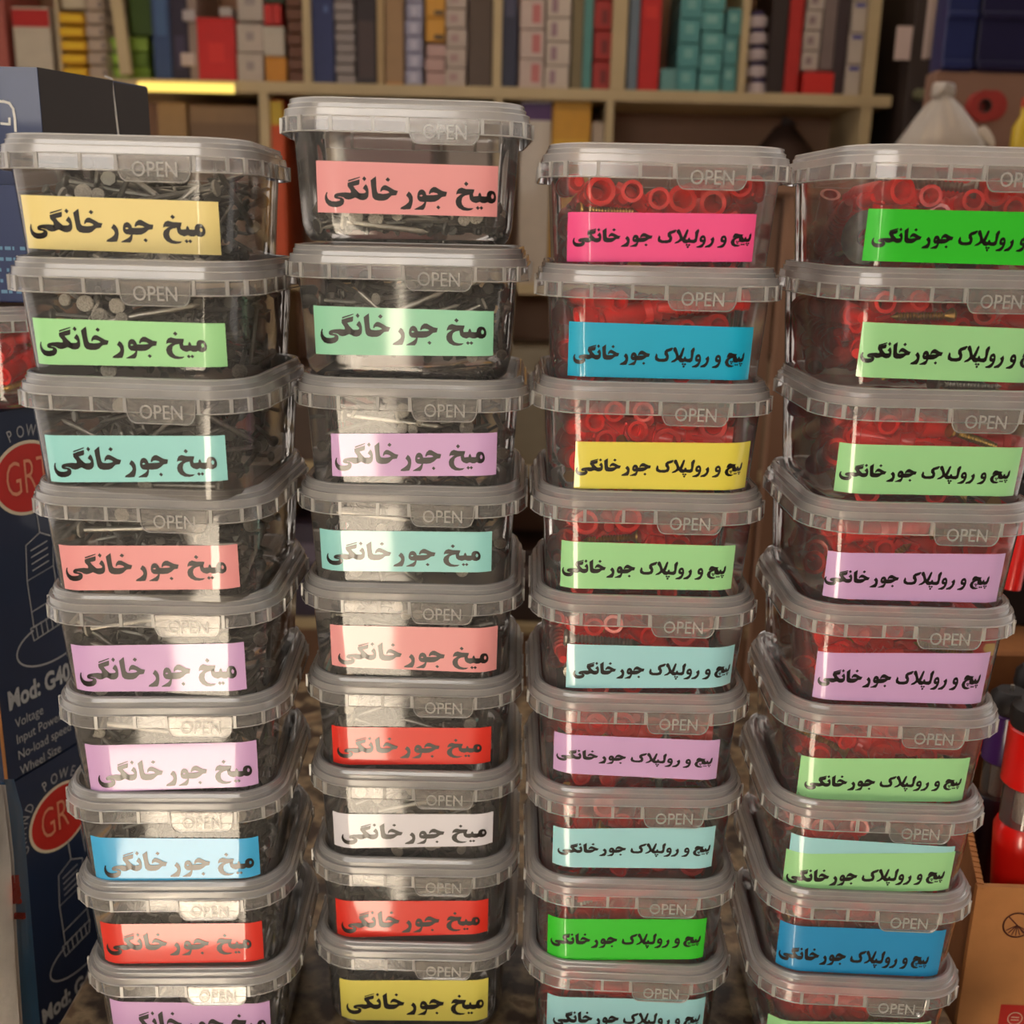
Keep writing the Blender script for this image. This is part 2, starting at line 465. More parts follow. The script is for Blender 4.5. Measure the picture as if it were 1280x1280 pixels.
def make_lid_mesh():
    m = MB()
    P = [(0.0, 0.0642), (-0.0003, 0.0647), (0.0, 0.0650), (0.0072, 0.0645), (0.0077, 0.0637), (0.0110, 0.0633), (0.0114, 0.0616), (0.0134, 0.0613),
         (0.0139, 0.0608), (0.0155, 0.0605), (0.0163, 0.0597), (0.0165, 0.0588), (0.0160, 0.0580), (0.0158, 0.0572), (0.0150, 0.0566), (0.0062, 0.0548), (0.0062, 0.0530)]
    m.rings([lid_ring(h, z) for z, h in P], True, False, True)
    me = m.mesh('lid', [LID_M, SKIRT_M], 35)
    for p in me.polygons:          # the thin skirt between the ribs is clearer than the thick rim
        if 0.0005 < p.center.z < 0.0072 and max(abs(p.center.x), abs(p.center.y)) > 0.05 and abs(p.normal.z) < .5:
            p.material_index = 1
    return me


def make_ribs_mesh():
    m = MB()
    for k in range(4):
        R = Matrix.Rotation(k * math.pi / 2, 3, 'Z')
        xs = [-0.0530, -0.0367, -0.0160, 0.0010, 0.0380]
        for x in xs:
            if abs(x) > 0.04:      # around the rounded corner
                a = (abs(x) - 0.035) / 0.030
                s = 1 if x > 0 else -1
                c = Vector((s * (0.035 + 0.0648 * 0 + 0.0302 * math.sin(a)), -0.035 - 0.0302 * math.cos(a), 0.0037))
                rz = s * a
            else:
                c = Vector((x, -0.0650, 0.0037))
                rz = 0
            t = MB().box((0, 0, 0), (0.0017, 0.0013, 0.0076))
            RR = R @ Matrix.Rotation(rz, 3, 'Z')
            m.add([R @ c + RR @ Vector(v) for v in t.v], t.f)
        # corner webs
        for a in (0.95,):
            for s in (-1, 1):
                c = Vector((s * (0.035 + 0.0302 * math.sin(a)), -0.035 - 0.0302 * math.cos(a), 0.0037))
                t = MB().box((0, 0, 0), (0.0017, 0.0013, 0.0076))
                RR = R @ Matrix.Rotation(s * a, 3, 'Z')
                m.add([R @ c + RR @ Vector(v) for v in t.v], t.f)
    # raised bead lines round the skirt
    for z, h in ((0.0001, 0.0651), (0.0073, 0.0646), (0.0112, 0.0632), (0.0137, 0.0613), (0.0160, 0.0603)):
        m.rings([lid_ring(h, z - 0.0003), lid_ring(h + 0.00022, z), lid_ring(h, z + 0.0003)], True)
    return m.mesh('ribs', EDGE_M, 30)


def make_tab_meshes():
    x0, x1 = 0.0017, 0.0369
    zt, zb = 0.0070, -0.0050
    r = 0.004
    P = [(x0, zt), (x0 + 0.0006, zb + r)]
    for i in range(1, 6):
        a = math.pi + math.pi / 2 * i / 5
        P.append((x0 + 0.0010 + r + r * math.cos(a), zb + r + r * math.sin(a)))
    for i in range(0, 5):
        a = -math.pi / 2 + math.pi / 2 * i / 5
        P.append((x1 - 0.0010 - r + r * math.cos(a), zb + r + r * math.sin(a)))
    P += [(x1 - 0.0006, zb + r), (x1, zt)]
    yf, yb = -0.0664, -0.0654
    m = MB()
    n = len(P)
    m.add([(x, yf, z) for x, z in P] + [(x, yb, z) for x, z in P],
          [tuple(range(n)), tuple(range(2 * n - 1, n - 1, -1))] + [(i, i + n, (i + 1) % n + n, (i + 1) % n) for i in range(n)])
    tab = m.mesh('open_tab', TAB_M, 0)
    rim = MB()
    q = [Vector((x, yf - 0.0001, z)) for x, z in P]
    rim.tube(q, 0.00028, 5)
    rim = rim.mesh('tab_edge', EDGE_M, 40)
    tx = text_mesh('OPEN', 0.0072, EDGE_M, 'lettering', 0.00012)
    xs = [v.co.x for v in tx.vertices]
    ys = [v.co.y for v in tx.vertices]
    w, h = max(xs) - min(xs), max(ys) - min(ys)
    cx, cy = (max(xs) + min(xs)) / 2, (max(ys) + min(ys)) / 2
    for v in tx.vertices:
        x, y, z = v.co
        v.co = ((x - cx) / w * 0.0215 + 0.0195, yf - 0.0002 - z, (y - cy) / h * 0.0070 + 0.0008)
    return tab, rim, tx


TUB_ME, LID_ME, RIB_ME = make_tub_mesh(), make_lid_mesh(), make_ribs_mesh()
TAB_ME, TABRIM_ME, OPEN_ME = make_tab_meshes()


def quad_map(q):
    (a, b, c, d) = q    # TL TR BR BL in mm (u, z)
    def f(s, t):
        u = (a[0] * (1 - s) + b[0] * s) * (1 - t) + (d[0] * (1 - s) + c[0] * s) * t
        z = (a[1] * (1 - s) + b[1] * s) * (1 - t) + (d[1] * (1 - s) + c[1] * s) * t
        return u / 1000, z / 1000
    return f


def label_mesh(q, mat, off=0.0004):
    f = quad_map(q)
    m = MB()
    n, k = 26, 4
    P = []
    for j in range(k + 1):
        for i in range(n + 1):
            P.append(front(*f(i / n, j / k), off))
    m.add(P, [(j * (n + 1) + i, (j + 1) * (n + 1) + i, (j + 1) * (n + 1) + i + 1, j * (n + 1) + i + 1) for j in range(k) for i in range(n)])
    return m.mesh('paper_label', mat, 60)


def norm_polys(raw, slope, bbox=None):
    out = []
    for poly in raw:
        out.append([[(x, y - slope * x) for x, y in loop] for loop in poly])
    xs = [p[0] for po in out for lo in po for p in lo]
    ys = [p[1] for po in out for lo in po for p in lo]
    x0, x1, y0, y1 = bbox or (min(xs), max(xs), min(ys), max(ys))
    return [[[((x - x0) / (x1 - x0), (y - y0) / (y1 - y0)) for x, y in lo] for lo in po] for po in out]


def grow(loop, d):
    """push a closed outline outwards by d"""
    ar = sum(loop[i][0] * loop[(i + 1) % len(loop)][1] - loop[(i + 1) % len(loop)][0] * loop[i][1] for i in range(len(loop)))
    sg = 1 if ar > 0 else -1
    out = []
    n = len(loop)
    for i in range(n):
        a, p, c = Vector(loop[i - 1]), Vector(loop[i]), Vector(loop[(i + 1) % n])
        e1, e2 = (p - a).normalized(), (c - p).normalized()
        n1, n2 = Vector((e1.y, -e1.x)) * sg, Vector((e2.y, -e2.x)) * sg
        m = n1 + n2
        m = m / max(0.5, m.length_squared / 2) if m.length > .1 else n1
        out.append(tuple(p + m * d))
    return out


NAIL_N = norm_polys(NAIL_TEXT, 0.018)
# the last two words are shared; the plug label sets them smaller
_jk = [po for po in NAIL_TEXT if max(p[0] for lo in po for p in lo) < 1690]
_scr = [[[(45 + (x - 110) * 0.644, 185 + (y - 0.018 * x - 100) * 0.585 + 4) for x, y in lo] for lo in po] for po in _jk]
_scr += [[[(x + 1067, y) for x, y in lo] for lo in po] for po in SCREW_TEXT]
_scr = [[grow(lo, 3.0 if k == 0 else -1.5) for k, lo in enumerate(po)] for po in _scr]
SCREW_N = norm_polys(_scr, 0.010)


def text_on_label(q, polys, s0, s1, t0, t1):
    f = quad_map(q)
    m = MB()
    for po in polys:
        loops = [[Vector((x, y, 0)) for x, y in lo] for lo in po]
        # subdivide long edges a little so the ink follows the rounded corner
        tris = tessellate_polygon(loops)
        P = [p for lo in loops for p in lo]
        P2, T2 = [(p.x, p.y) for p in P], []
        todo = [tuple(t) for t in tris]
        mid = {}
        while todo:
            t = todo.pop()
            e = max(range(3), key=lambda k: abs(P2[t[k]][0] - P2[t[(k + 1) % 3]][0]))
            i0, i1, i2 = t[e], t[(e + 1) % 3], t[(e + 2) % 3]
            xm = (P2[i0][0] + P2[i1][0]) / 2
            if abs(P2[i0][0] - P2[i1][0]) > (0.016 if (xm < .2 or xm > .8) else .2):
                key = (min(i0, i1), max(i0, i1))
                if key not in mid:
                    mid[key] = len(P2)
                    P2.append((xm, (P2[i0][1] + P2[i1][1]) / 2))
                todo += [(i0, mid[key], i2), (mid[key], i1, i2)]
            else:
                T2.append(t)
        V = [front(*f(s0 + (s1 - s0) * px_, t0 + (t1 - t0) * py_), 0.00075 if q is LABEL_QUADS[33] else 0.00062) for px_, py_ in P2]
        m.add(V, T2)
    me = m.mesh('printed_text', INK_M)
    return me


LABEL_RGB = dict(yellow=(236, 214, 140), green=(160, 218, 152), aqua=(150, 212, 208), pink=(230, 152, 152), lilac=(206, 164, 210),
                 blue=(62, 170, 222), red=(216, 44, 30), mint=(146, 208, 172), white=(226, 222, 228), magenta=(244, 84, 144),
                 cyan=(18, 168, 204), lemon=(230, 214, 84), sky=(160, 214, 220), vivid=(52, 196, 44), deep=(28, 140, 196), straw=(228, 214, 100))


def label_mat(c):
    return paint(LABEL_RGB[c], 0.42, 0.03, 30, 0.0, 1.0)


COLORS = ['yellow green aqua pink lilac lilac blue red lilac', 'pink mint lilac aqua pink red white red straw',
          'magenta cyan lemon green sky lilac sky vivid sky', 'vivid green green lilac lilac green green deep green']
COLORS = [c for s in COLORS for c in s.split()]
TEXT_S = [(.04, .93), (.03, .905), (.04, .95), (.03, .935), (.04, .95), (.065, .965), (.07, .965), (.03, .93), (.06, .97),
          (.045, .99), (.04, .958), (.02, .925), (.045, .935), (.045, .94), (.035, .94), (.06, .957), (.04, .945), (.045, .97),
          (.035, .98), (.03, .955), (.005, .945), (.01, .95), (.04, .975), (.02, .96), (.035, .975), (.025, .97), (.045, .97),
          (.035, .97), (.01, .98), (.02, .945), (.0, .92), (.02, .955), (.04, .965), (.02, .95), (.015, .915), (.03, .96)]
TEXT_T = [(.22, .82), (.15, .83), (.23, .90), (.16, .80), (.25, .90), (.33, .92), (.30, .92), (.22, .80), (.20, .85),
          (.27, .90), (.12, .78), (.20, .88), (.26, .87), (.38, .95), (.25, .83), (.27, .90), (.27, .90), (.30, .85),
          (.31, .72), (.39, .79), (.34, .74), (.36, .78), (.38, .80), (.36, .72), (.36, .72), (.33, .72), (.33, .74),
          (.34, .76), (.33, .76), (.38, .77), (.36, .76), (.33, .74), (.38, .76), (.38, .84), (.46, .86), (.34, .76)]
ROWW = ['top', 'second', 'third', 'fourth', 'fifth', 'sixth', 'seventh', 'eighth', 'bottom']
STACKW = ['stack beside the blue cartons', 'tallest stack', 'magenta-topped stack', 'stack beside the brown carton']
COLW = dict(yellow='pale yellow', green='light green', aqua='pale aqua', pink='salmon pink', lilac='lilac', blue='sky blue', red='red', mint='mint green',
            white='white', magenta='magenta', cyan='bright blue', lemon='yellow', sky='pale blue', vivid='bright green', deep='deep blue', straw='pale yellow')


def make_box(i, first):
    x, y, yaw, z = BOXES[i]
    c, k = divmod(i, 9)
    what = 'nails' if c < 2 else 'red plugs'
    root = empty('storage_tub', (x / 1000, y / 1000, CAMZ + z / 1000), math.radians(yaw),
                 '%s tub in the %s, %s label, holding %s' % (ROWW[k], STACKW[c], COLW[COLORS[i]], what), 'tub', 'lidded plastic tubs stacked on the counter')
    dress(root)
    q = LABEL_QUADS[i]
    if i == 33:
        b = link('paper_label', label_mesh(LABEL_QUADS[36], label_mat('sky'), 0.0003), root)
        b['label'] = 'pale blue label showing above the green one'
    p = link('paper_label', label_mesh(q, label_mat(COLORS[i]), 0.0005 if i == 33 else 0.0004), root)
    t = link('printed_text', text_on_label(q, NAIL_N if c < 2 else SCREW_N, *TEXT_S[i], *TEXT_T[i]), p)
    return root


def dress(root):
    link('tub', TUB_ME, root)
    lid = link('lid', LID_ME, root)
    tag(link('ribs', RIB_ME, lid), kind='stuff')
    link('open_tab', TAB_ME, lid)
    link('tab_edge', TABRIM_ME, lid)
    link('lettering', OPEN_ME, lid)


roots = [make_box(i, None) for i in range(36)]

# ------------------------------------------------------------------ contents
rnd = random.Random(7)


def add_nail(m, a, d, L, r, n=7, hr=0.0034):
    b = a + d * L
    m.lathe([(0, hr * .9), (0.0004 / L, hr), (0.0014 / L, hr), (0.0030 / L, r), (0.93, r), (1, r * .1)], a, b, n)


def add_plug(m, a, d, L, r, n=14, detail=True):
    """hollow wall plug: open collar at a, barbed body, split tapering tip"""
    prof = [(0.45, r * .50), (0.0, r * .68), (0.0, r), (0.07, r), (0.075, r * .88), (0.34, r * .86)]
    t = 0.36
    k = 6 if detail else 3
    for j in range(k):
        w = 0.46 / k
        s = 1 - 0.18 * j / k
        prof += [(t, r * .70 * s), (t + w * .75, r * .98 * s), (t + w * .8, r * .72 * s)]
        t += w
    prof += [(0.86, r * .66), (1.0, r * .42)]
    m.lathe(prof, a, a + d * L, n, cap0=True, cap1=True)
    q = d.to_track_quat('Z', 'Y')
    for s in (-1, 1):           # locking wings
        c = a + d * (L * .30) + q @ Vector((s * r * .88, 0, 0))
        w = MB().box((0, 0, 0), (r * .34, r * .28, L * .22))
        m.add([c + q @ Vector(v) for v in w.v], w.f)


def add_screw(m, a, d, L, r, n=8):
    prof = [(0, r * 1.9), (0.03, r * 2.1), (0.12, r)]
    t = 0.16
    while t < 0.9:
        prof += [(t, r * .8), (t + 0.025, r * 1.15), (t + 0.05, r * .8)]
        t += 0.05
    prof.append((1, 0.0001))
    m.lathe(prof, a, a + d * L, n)


def washer_mesh():
    m = MB()
    R, r, t, n = 0.0135, 0.0045, 0.0010, 24
    rs = []
    for rr, zz in ((r, -t), (R, -t), (R, t), (r, t), (r, -t)):
        rs.append([(rr * math.cos(2 * math.pi * j / n), rr * math.sin(2 * math.pi * j / n), zz) for j in range(n)])
    return m.rings(rs).mesh('washer', DARKSTEEL_M, 40)


NAIL_MES = []
for L, r, hr in ((0.034, 0.0011, 0.0031), (0.045, 0.0014, 0.0040), (0.056, 0.0016, 0.0042)):
    m = MB()
    add_nail(m, Vector((0, 0, 0)), Vector((0, 0, 1)), L, r, 12, hr)
    me = m.mesh('nail', [STEEL_M, HEAD_M], 40)
    for p in me.polygons:
        if p.center.z < 0.0012:
            p.material_index = 1
    NAIL_MES.append((me, L, hr))
PLUG_MES = []
for L, r in ((0.048, 0.0056), (0.058, 0.0068), (0.062, 0.0075)):
    m = MB()
    add_plug(m, Vector((0, 0, 0)), Vector((0, 0, 1)), L, r, 20)
    PLUG_MES.append((m.mesh('wall_plug', PLUG_M, 50), L, r))
SCREW_MES = []
for L, r, mt in ((0.034, 0.0020, BRASS_M), (0.044, 0.0024, STEEL_M)):
    m = MB()
    add_screw(m, Vector((0, 0, 0)), Vector((0, 0, 1)), L, r, 12)
    SCREW_MES.append((m.mesh('screw', mt, 40), L, r * 2))
WASHER_ME = washer_mesh()


def inside(p, mar):
    if p.z < -0.0515 + mar or p.z > 0.0058 - mar * .95:
        return False
    h = tub_h(p.z) - mar - 0.0008
    x, y = abs(p.x), abs(p.y)
    if x > h or y > h:
        return False
    r = TR - mar
    if x > h - r and y > h - r and (x - h + r) ** 2 + (y - h + r) ** 2 > r * r:
        return False
    return True


def rand_dir(R, tilt=0.35):
    a = R.uniform(0, 2 * math.pi)
    t = R.gauss(0, tilt)
    return Vector((math.cos(a) * math.cos(t), math.sin(a) * math.cos(t), math.sin(t)))


def pile(kind, seed, level):
    R = random.Random(seed)
    m = MB()
    mats = []
    n = {'nail': 190, 'plug': 66}[kind]
    k = tries = 0
    while k < n and tries < 20000:
        tries += 1
        if kind == 'nail':
            L, r, mar = R.uniform(0.03, 0.058), R.uniform(0.0009, 0.0016), 0.0047
        else:
            L, r, mar = R.uniform(0.044, 0.060), R.choice((0.0054, 0.0064, 0.0070)), 0.0078
        c = Vector((R.uniform(-.055, .055), R.uniform(-.055, .055), R.uniform(-.05, level)))
        d = rand_dir(R)
        a, b = c - d * L / 2, c + d * L / 2
        if not (inside(a, mar) and inside(b, mar)) or a.z > level or b.z > level:
            continue
        # leave the outer skin of the front for the single pieces
        if min(a.y, b.y) < -0.046:
            continue
        f0 = len(m.f)
        if kind == 'nail':
            add_nail(m, a, d, L, r, 7, r * 2.7)
            mats += [0] * (len(m.f) - f0)
        elif k % 9 == 8:
            add_screw(m, a, d, 0.035, 0.002, 7)
            mats += [1] * (len(m.f) - f0)
        else:
            add_plug(m, a, d, L, r, 12, False)
            mats += [0] * (len(m.f) - f0)
        k += 1
    me = m.mesh('pile', [DARKSTEEL_M, HEAD_M] if kind == 'nail' else [PLUG_M, BRASS_M], 45)
    me.polygons.foreach_set('material_index', mats)
    return me


LEVELS = {'nail': (0.006, -0.002, 0.004), 'plug': (0.006, 0.008, 0.003)}
PILES = {k: [pile(k, 11 + j, LEVELS[k][j]) for j in range(3)] for k in ('nail', 'plug')}
LOWPILE = pile('nail', 77, -0.034)


def world_of(root, p):
    return Matrix.LocRotScale(root.location, root.rotation_euler, None) @ p


def put(name, me, root, a, d, label, cat, group, spin=0.0):
    o = link(name, me)
    o.location = world_of(root, a)
    dw = root.rotation_euler.to_matrix() @ d
    q = dw.to_track_quat('Z', 'Y') @ Matrix.Rotation(spin, 3, 'Z').to_quaternion()
    o.rotation_euler = q.to_euler()
    return tag(o, label, cat, group)


def fill(i, root, R, kind, where, level, low=False, n=None):
    grp_n = 'loose nails in the %s' % where
    if kind == 'nail':
        pm = LOWPILE if low else PILES['nail'][i % 3]
    else:
        pm = PILES['plug'][i % 3]
    o = link('nail_heap' if kind == 'nail' else 'wall_plug_heap', pm)
    o.location = root.location
    o.rotation_euler = (0, 0, root.rotation_euler.z)
    tag(o, ('heap of steel nails filling the %s' if kind == 'nail' else 'heap of red plugs filling the %s') % where,
        'nails' if kind == 'nail' else 'wall plugs', None, 'stuff')
    used = []
    def free(a, b, r):
        for (c, e, s) in used:
            for t in (0, .25, .5, .75, 1):
                p = a.lerp(b, t)
                for w in (0, .25, .5, .75, 1):
                    if (p - c.lerp(e, w)).length < (r + s) * 0.9:
                        return False
        return True
    want = n or (16 if kind == 'nail' else 15)
    got = tries = 0
    while got < want and tries < 3000:
        tries += 1
        if kind == 'nail':
            me, L, hr = R.choice(NAIL_MES)
            mar = hr + 0.0002
        else:
            me, L, hr = R.choice(PLUG_MES)
            mar = hr + 0.0004
        side = R.random()
        zc = R.uniform(-0.046, level)
        mode = R.random()
        if side < 0.68 or kind == 'plug' and side < (.62 if i // 9 == 3 else .74):      # against the front wall
            if mode < (0.38 if kind == 'nail' else 0.42):     # looking at its end
                a = Vector((R.uniform(-.048, .048), 0, zc))
                a.y = -(tub_h(a.z) - mar - 0.001)
                d = Vector((R.gauss(0, .35), 1, R.gauss(0, .2))).normalized()
            else:
                t = R.gauss(0, .5) + (math.pi if R.random() < .5 else 0)
                d = Vector((math.cos(t), R.gauss(0, .12), math.sin(t))).normalized()
                a = Vector((R.uniform(-.05, .05), 0, zc))
                a.y = -(tub_h(a.z) - mar - R.uniform(0.001, 0.008))
        else:                                                  # against the side wall that shows
            s = 1 if i // 9 in (0, 1) else -1
            if i // 9 == 1 and R.random() < .5:
                s = -1
            t = R.gauss(0, .5) + (math.pi if R.random() < .5 else 0)
            d = Vector((R.gauss(0, .12), math.cos(t), math.sin(t))).normalized()
            a = Vector((0, R.uniform(-.05, .05), zc))
            a.x = s * (tub_h(a.z) - mar - 0.002)
        b = a + d * L
        if not (inside(a, mar) and inside(b, mar * .7)) or b.z > level + .004 or not free(a, b, hr if kind == 'plug' else hr * .5):
            continue
        used.append((a, b, hr if kind == 'plug' else hr * .5))
        if kind == 'nail':
            put('nail', me, root, a, d, 'loose steel nail in the ' + where, 'nail', grp_n, R.uniform(0, 6))
        else:
            put('wall_plug', me, root, a, d, 'loose red wall plug in the ' + where, 'wall plug', 'loose wall plugs in the %s' % where, R.uniform(0, 6))
        got += 1
    if kind == 'plug':
        got = tries = 0
        while got < 3 and tries < 2000:
            tries += 1
            me, L, hr = R.choice(SCREW_MES)
            a = Vector((R.uniform(-.05, .05), 0, R.uniform(-.048, -.03) if got else R.uniform(-.02, level)))
            a.y = -(tub_h(a.z) - hr - R.uniform(0.001, 0.010))
            t = R.gauss(0, .35) + (math.pi if R.random() < .5 else 0)
            d = Vector((math.cos(t), R.uniform(-.1, .6), math.sin(t))).normalized()
            if got == 2:
                d = Vector((R.gauss(0, .3), 1, R.gauss(0, .2))).normalized()
            b = a + d * L
            if not (inside(a, hr) and inside(b, hr * .7)) or not free(a, b, hr * .6):
                continue
            used.append((a, b, hr * .6))
            put('screw', me, root, a, d, 'loose screw in the ' + where, 'screw', 'loose screws in the ' + where)
            got += 1
        for tries in range(400 if i in (27, 33) else 0):
            if i == 27:
                a = Vector((-.0466, -.0441, -.028))
            else:
                a = Vector((R.uniform(-.04, .04), 0, R.uniform(-.035, 0)))
                a.y = -(tub_h(a.z) - 0.006)
            d = Vector((R.gauss(-.15, .12), -1, R.gauss(0, .12))).normalized() if i != 27 else Vector((-.8, -.6, .06)).normalized()
            q_ = d.to_track_quat('Z', 'Y')
            if i != 27 and not all(inside(a + q_ @ Vector((.0137 * math.cos(t_), .0137 * math.sin(t_), z_)), .0004) for t_ in [j * .52 for j in range(12)] for z_ in (-.001, .001)):
                continue
            if i != 27 and not free(a + Vector((-.01, 0, 0)), a + Vector((.01, 0, 0)), .003):
                continue
            put('washer', WASHER_ME, root, a, d, 'steel washer in the ' + where, 'washer', None)
            break


SHORT = ['top', 'second', 'third', 'fourth', 'fifth', 'sixth', 'seventh', 'eighth', 'bottom']
for i, root in enumerate(roots):
    c, k = divmod(i, 9)
    where = '%s tub of the %s' % (SHORT[k], STACKW[c])
    R = random.Random(100 + i)
    if c < 2:
        fill(i, root, R, 'nail', where, -0.034 if i == 9 else 0.004, low=(i == 9))
    else:
        fill(i, root, R, 'plug', where, 0.000)

# ------------------------------------------------------------------ counter
def stone_mat():
    m, nt, out = new_mat('speckled_stone')
    N = nt.nodes.new
    b = N('ShaderNodeBsdfPrincipled')
    tc = N('ShaderNodeTexCoord')
    vo = N('ShaderNodeTexVoronoi')
    vo.inputs['Scale'].default_value = 75
    nz = N('ShaderNodeTexNoise')
    nz.inputs['Scale'].default_value = 38
    nz.inputs['Detail'].default_value = 5
    nt.links.new(tc.outputs['Object'], vo.inputs['Vector'])
    nt.links.new(tc.outputs['Object'], nz.inputs['Vector'])
    cr = N('ShaderNodeValToRGB')
    e = cr.color_ramp.elements
    e[0].position, e[0].color = 0.40, srgb((60, 44, 32))
    e[1].position, e[1].color = 0.56, srgb((150, 128, 98))
    x = cr.color_ramp.elements.new(0.62)
    x.color = srgb((110, 86, 62))
    nt.links.new(nz.outputs['Fac'], cr.inputs[0])
    mx = N('ShaderNodeMix')
    mx.data_type = 'RGBA'
    mx.blend_type = 'MULTIPLY'
    mx.inputs[0].default_value = 0.5
    nt.links.new(cr.outputs[0], mx.inputs[6])
    nt.links.new(vo.outputs['Distance'], mx.inputs[7])
    nt.links.new(mx.outputs[2], b.inputs['Base Color'])
    b.inputs['Roughness'].default_value = 0.35
    nt.links.new(b.outputs[0], out.inputs[0])
    return m


CZ = CAMZ - 0.5025
STONE_M = stone_mat()
CABINET_M = paint((96, 70, 48), 0.5, 0.15, 20)
co = empty('counter', (0, 0.85, 0), 0, 'stone topped counter that carries the stacks of tubs', 'counter')
x0, x1, y0, y1 = -0.285, 0.300, 0.50, 1.12
def wbox(m, x0, x1, y0, y1, z0, z1, bev=0.0, org=(0, 0, 0)):
    return m.box(((x0 + x1) / 2 - org[0], (y0 + y1) / 2 - org[1], (z0 + z1) / 2 - org[2]), (x1 - x0, y1 - y0, z1 - z0), bev=bev)
O = (0, 0.85, 0)
wbox(MB(), x0, x1, y0, y1, CZ - 0.03, CZ, 0.003, O).build('stone_top', STONE_M, co)
wbox(MB(), x0 + .02, x1 - .02, y0 + .02, y1 - .02, 0.0, CZ - 0.03, 0.002, O).build('cabinet', CABINET_M, co)

# ------------------------------------------------------------------ printed cartons beside the first stack
NAVY_M = paint((24, 40, 82), 0.42, 0.25, 18, 0, 0.35, 0.25)
NAVY2_M = paint((20, 34, 58), 0.42, 0.25, 18, 0, 0.35, 0.25)
CARTON_BLACK = paint((36, 27, 22), 0.6, 0.25, 25, 0, 0.0, 0.2)
PRINT_GREY = paint((150, 150, 150), 0.5, 0.06, 80)
PRINT_WHITE = paint((215, 212, 205), 0.5, 0.06, 80)
PRINT_RED = paint((170, 34, 26), 0.45, 0.1, 60)
PRINT_CREAM = paint((200, 186, 160), 0.5, 0.06, 60)
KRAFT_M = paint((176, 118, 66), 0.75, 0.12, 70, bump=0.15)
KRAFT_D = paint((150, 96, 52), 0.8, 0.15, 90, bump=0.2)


def face_frame(p0, p1, z0):
    """u along p0->p1 (horizontal), v up, origin at p0 with height z0; returns f(u,v,off)"""
    p0 = Vector((p0[0], p0[1], 0))
    p1 = Vector((p1[0], p1[1], 0))
    e = (p1 - p0).normalized()
    nrm = Vector((e.y, -e.x, 0))
    return lambda u, v, off=0.0: p0 + e * u + nrm * off + Vector((0, 0, z0 + v)), e, nrm


def text_on_face(name, body, f, u, v, size, mat, parent, org, rot=0.0, shear=0.0, sx=1.0, bold=0.0):
    me = text_mesh(body, size, mat, name, 0, shear)
    if bold:
        pass
    c, s = math.cos(rot), math.sin(rot)
    for vv in me.vertices:
        x, y = vv.co.x * sx, vv.co.y
        p = f(u + x * c - y * s, v + x * s + y * c, 0.0006)
        vv.co = p - org
    return link(name, me, parent)


def strip_on_face(m, f, pts, w, off, org, closed=False):
    n = len(pts)
    for i in range(n if closed else n - 1):
        a, b = Vector(pts[i]), Vector(pts[(i + 1) % n])
        d = (b - a)
        if d.length < 1e-9:
            continue
        d.normalize()
        q = Vector((-d.y, d.x)) * w / 2
        P = [a - q - d * w * .3, b - q + d * w * .3, b + q + d * w * .3, a + q - d * w * .3]
        m.add([f(p.x, p.y, off) - org for p in P], [(0, 1, 2, 3)])


def ellipse(cx, cy, rx, ry, n=40, a0=0, a1=360):
    return [(cx + rx * math.cos(math.radians(a0 + (a1 - a0) * i / n)), cy + ry * math.sin(math.radians(a0 + (a1 - a0) * i / n))) for i in range(n + 1)]


def prism(corners, z0, z1, org, mat, name, parent, bev=0):
    m = MB()
    P = [Vector((c[0], c[1], z)) - org for z in (z0, z1) for c in corners]
    n = len(corners)
    m.add(P, [tuple(range(n))[::-1], tuple(range(n, 2 * n))] + [(i, (i + 1) % n, (i + 1) % n + n, i + n) for i in range(n)])
    return m.build(name, mat, parent)


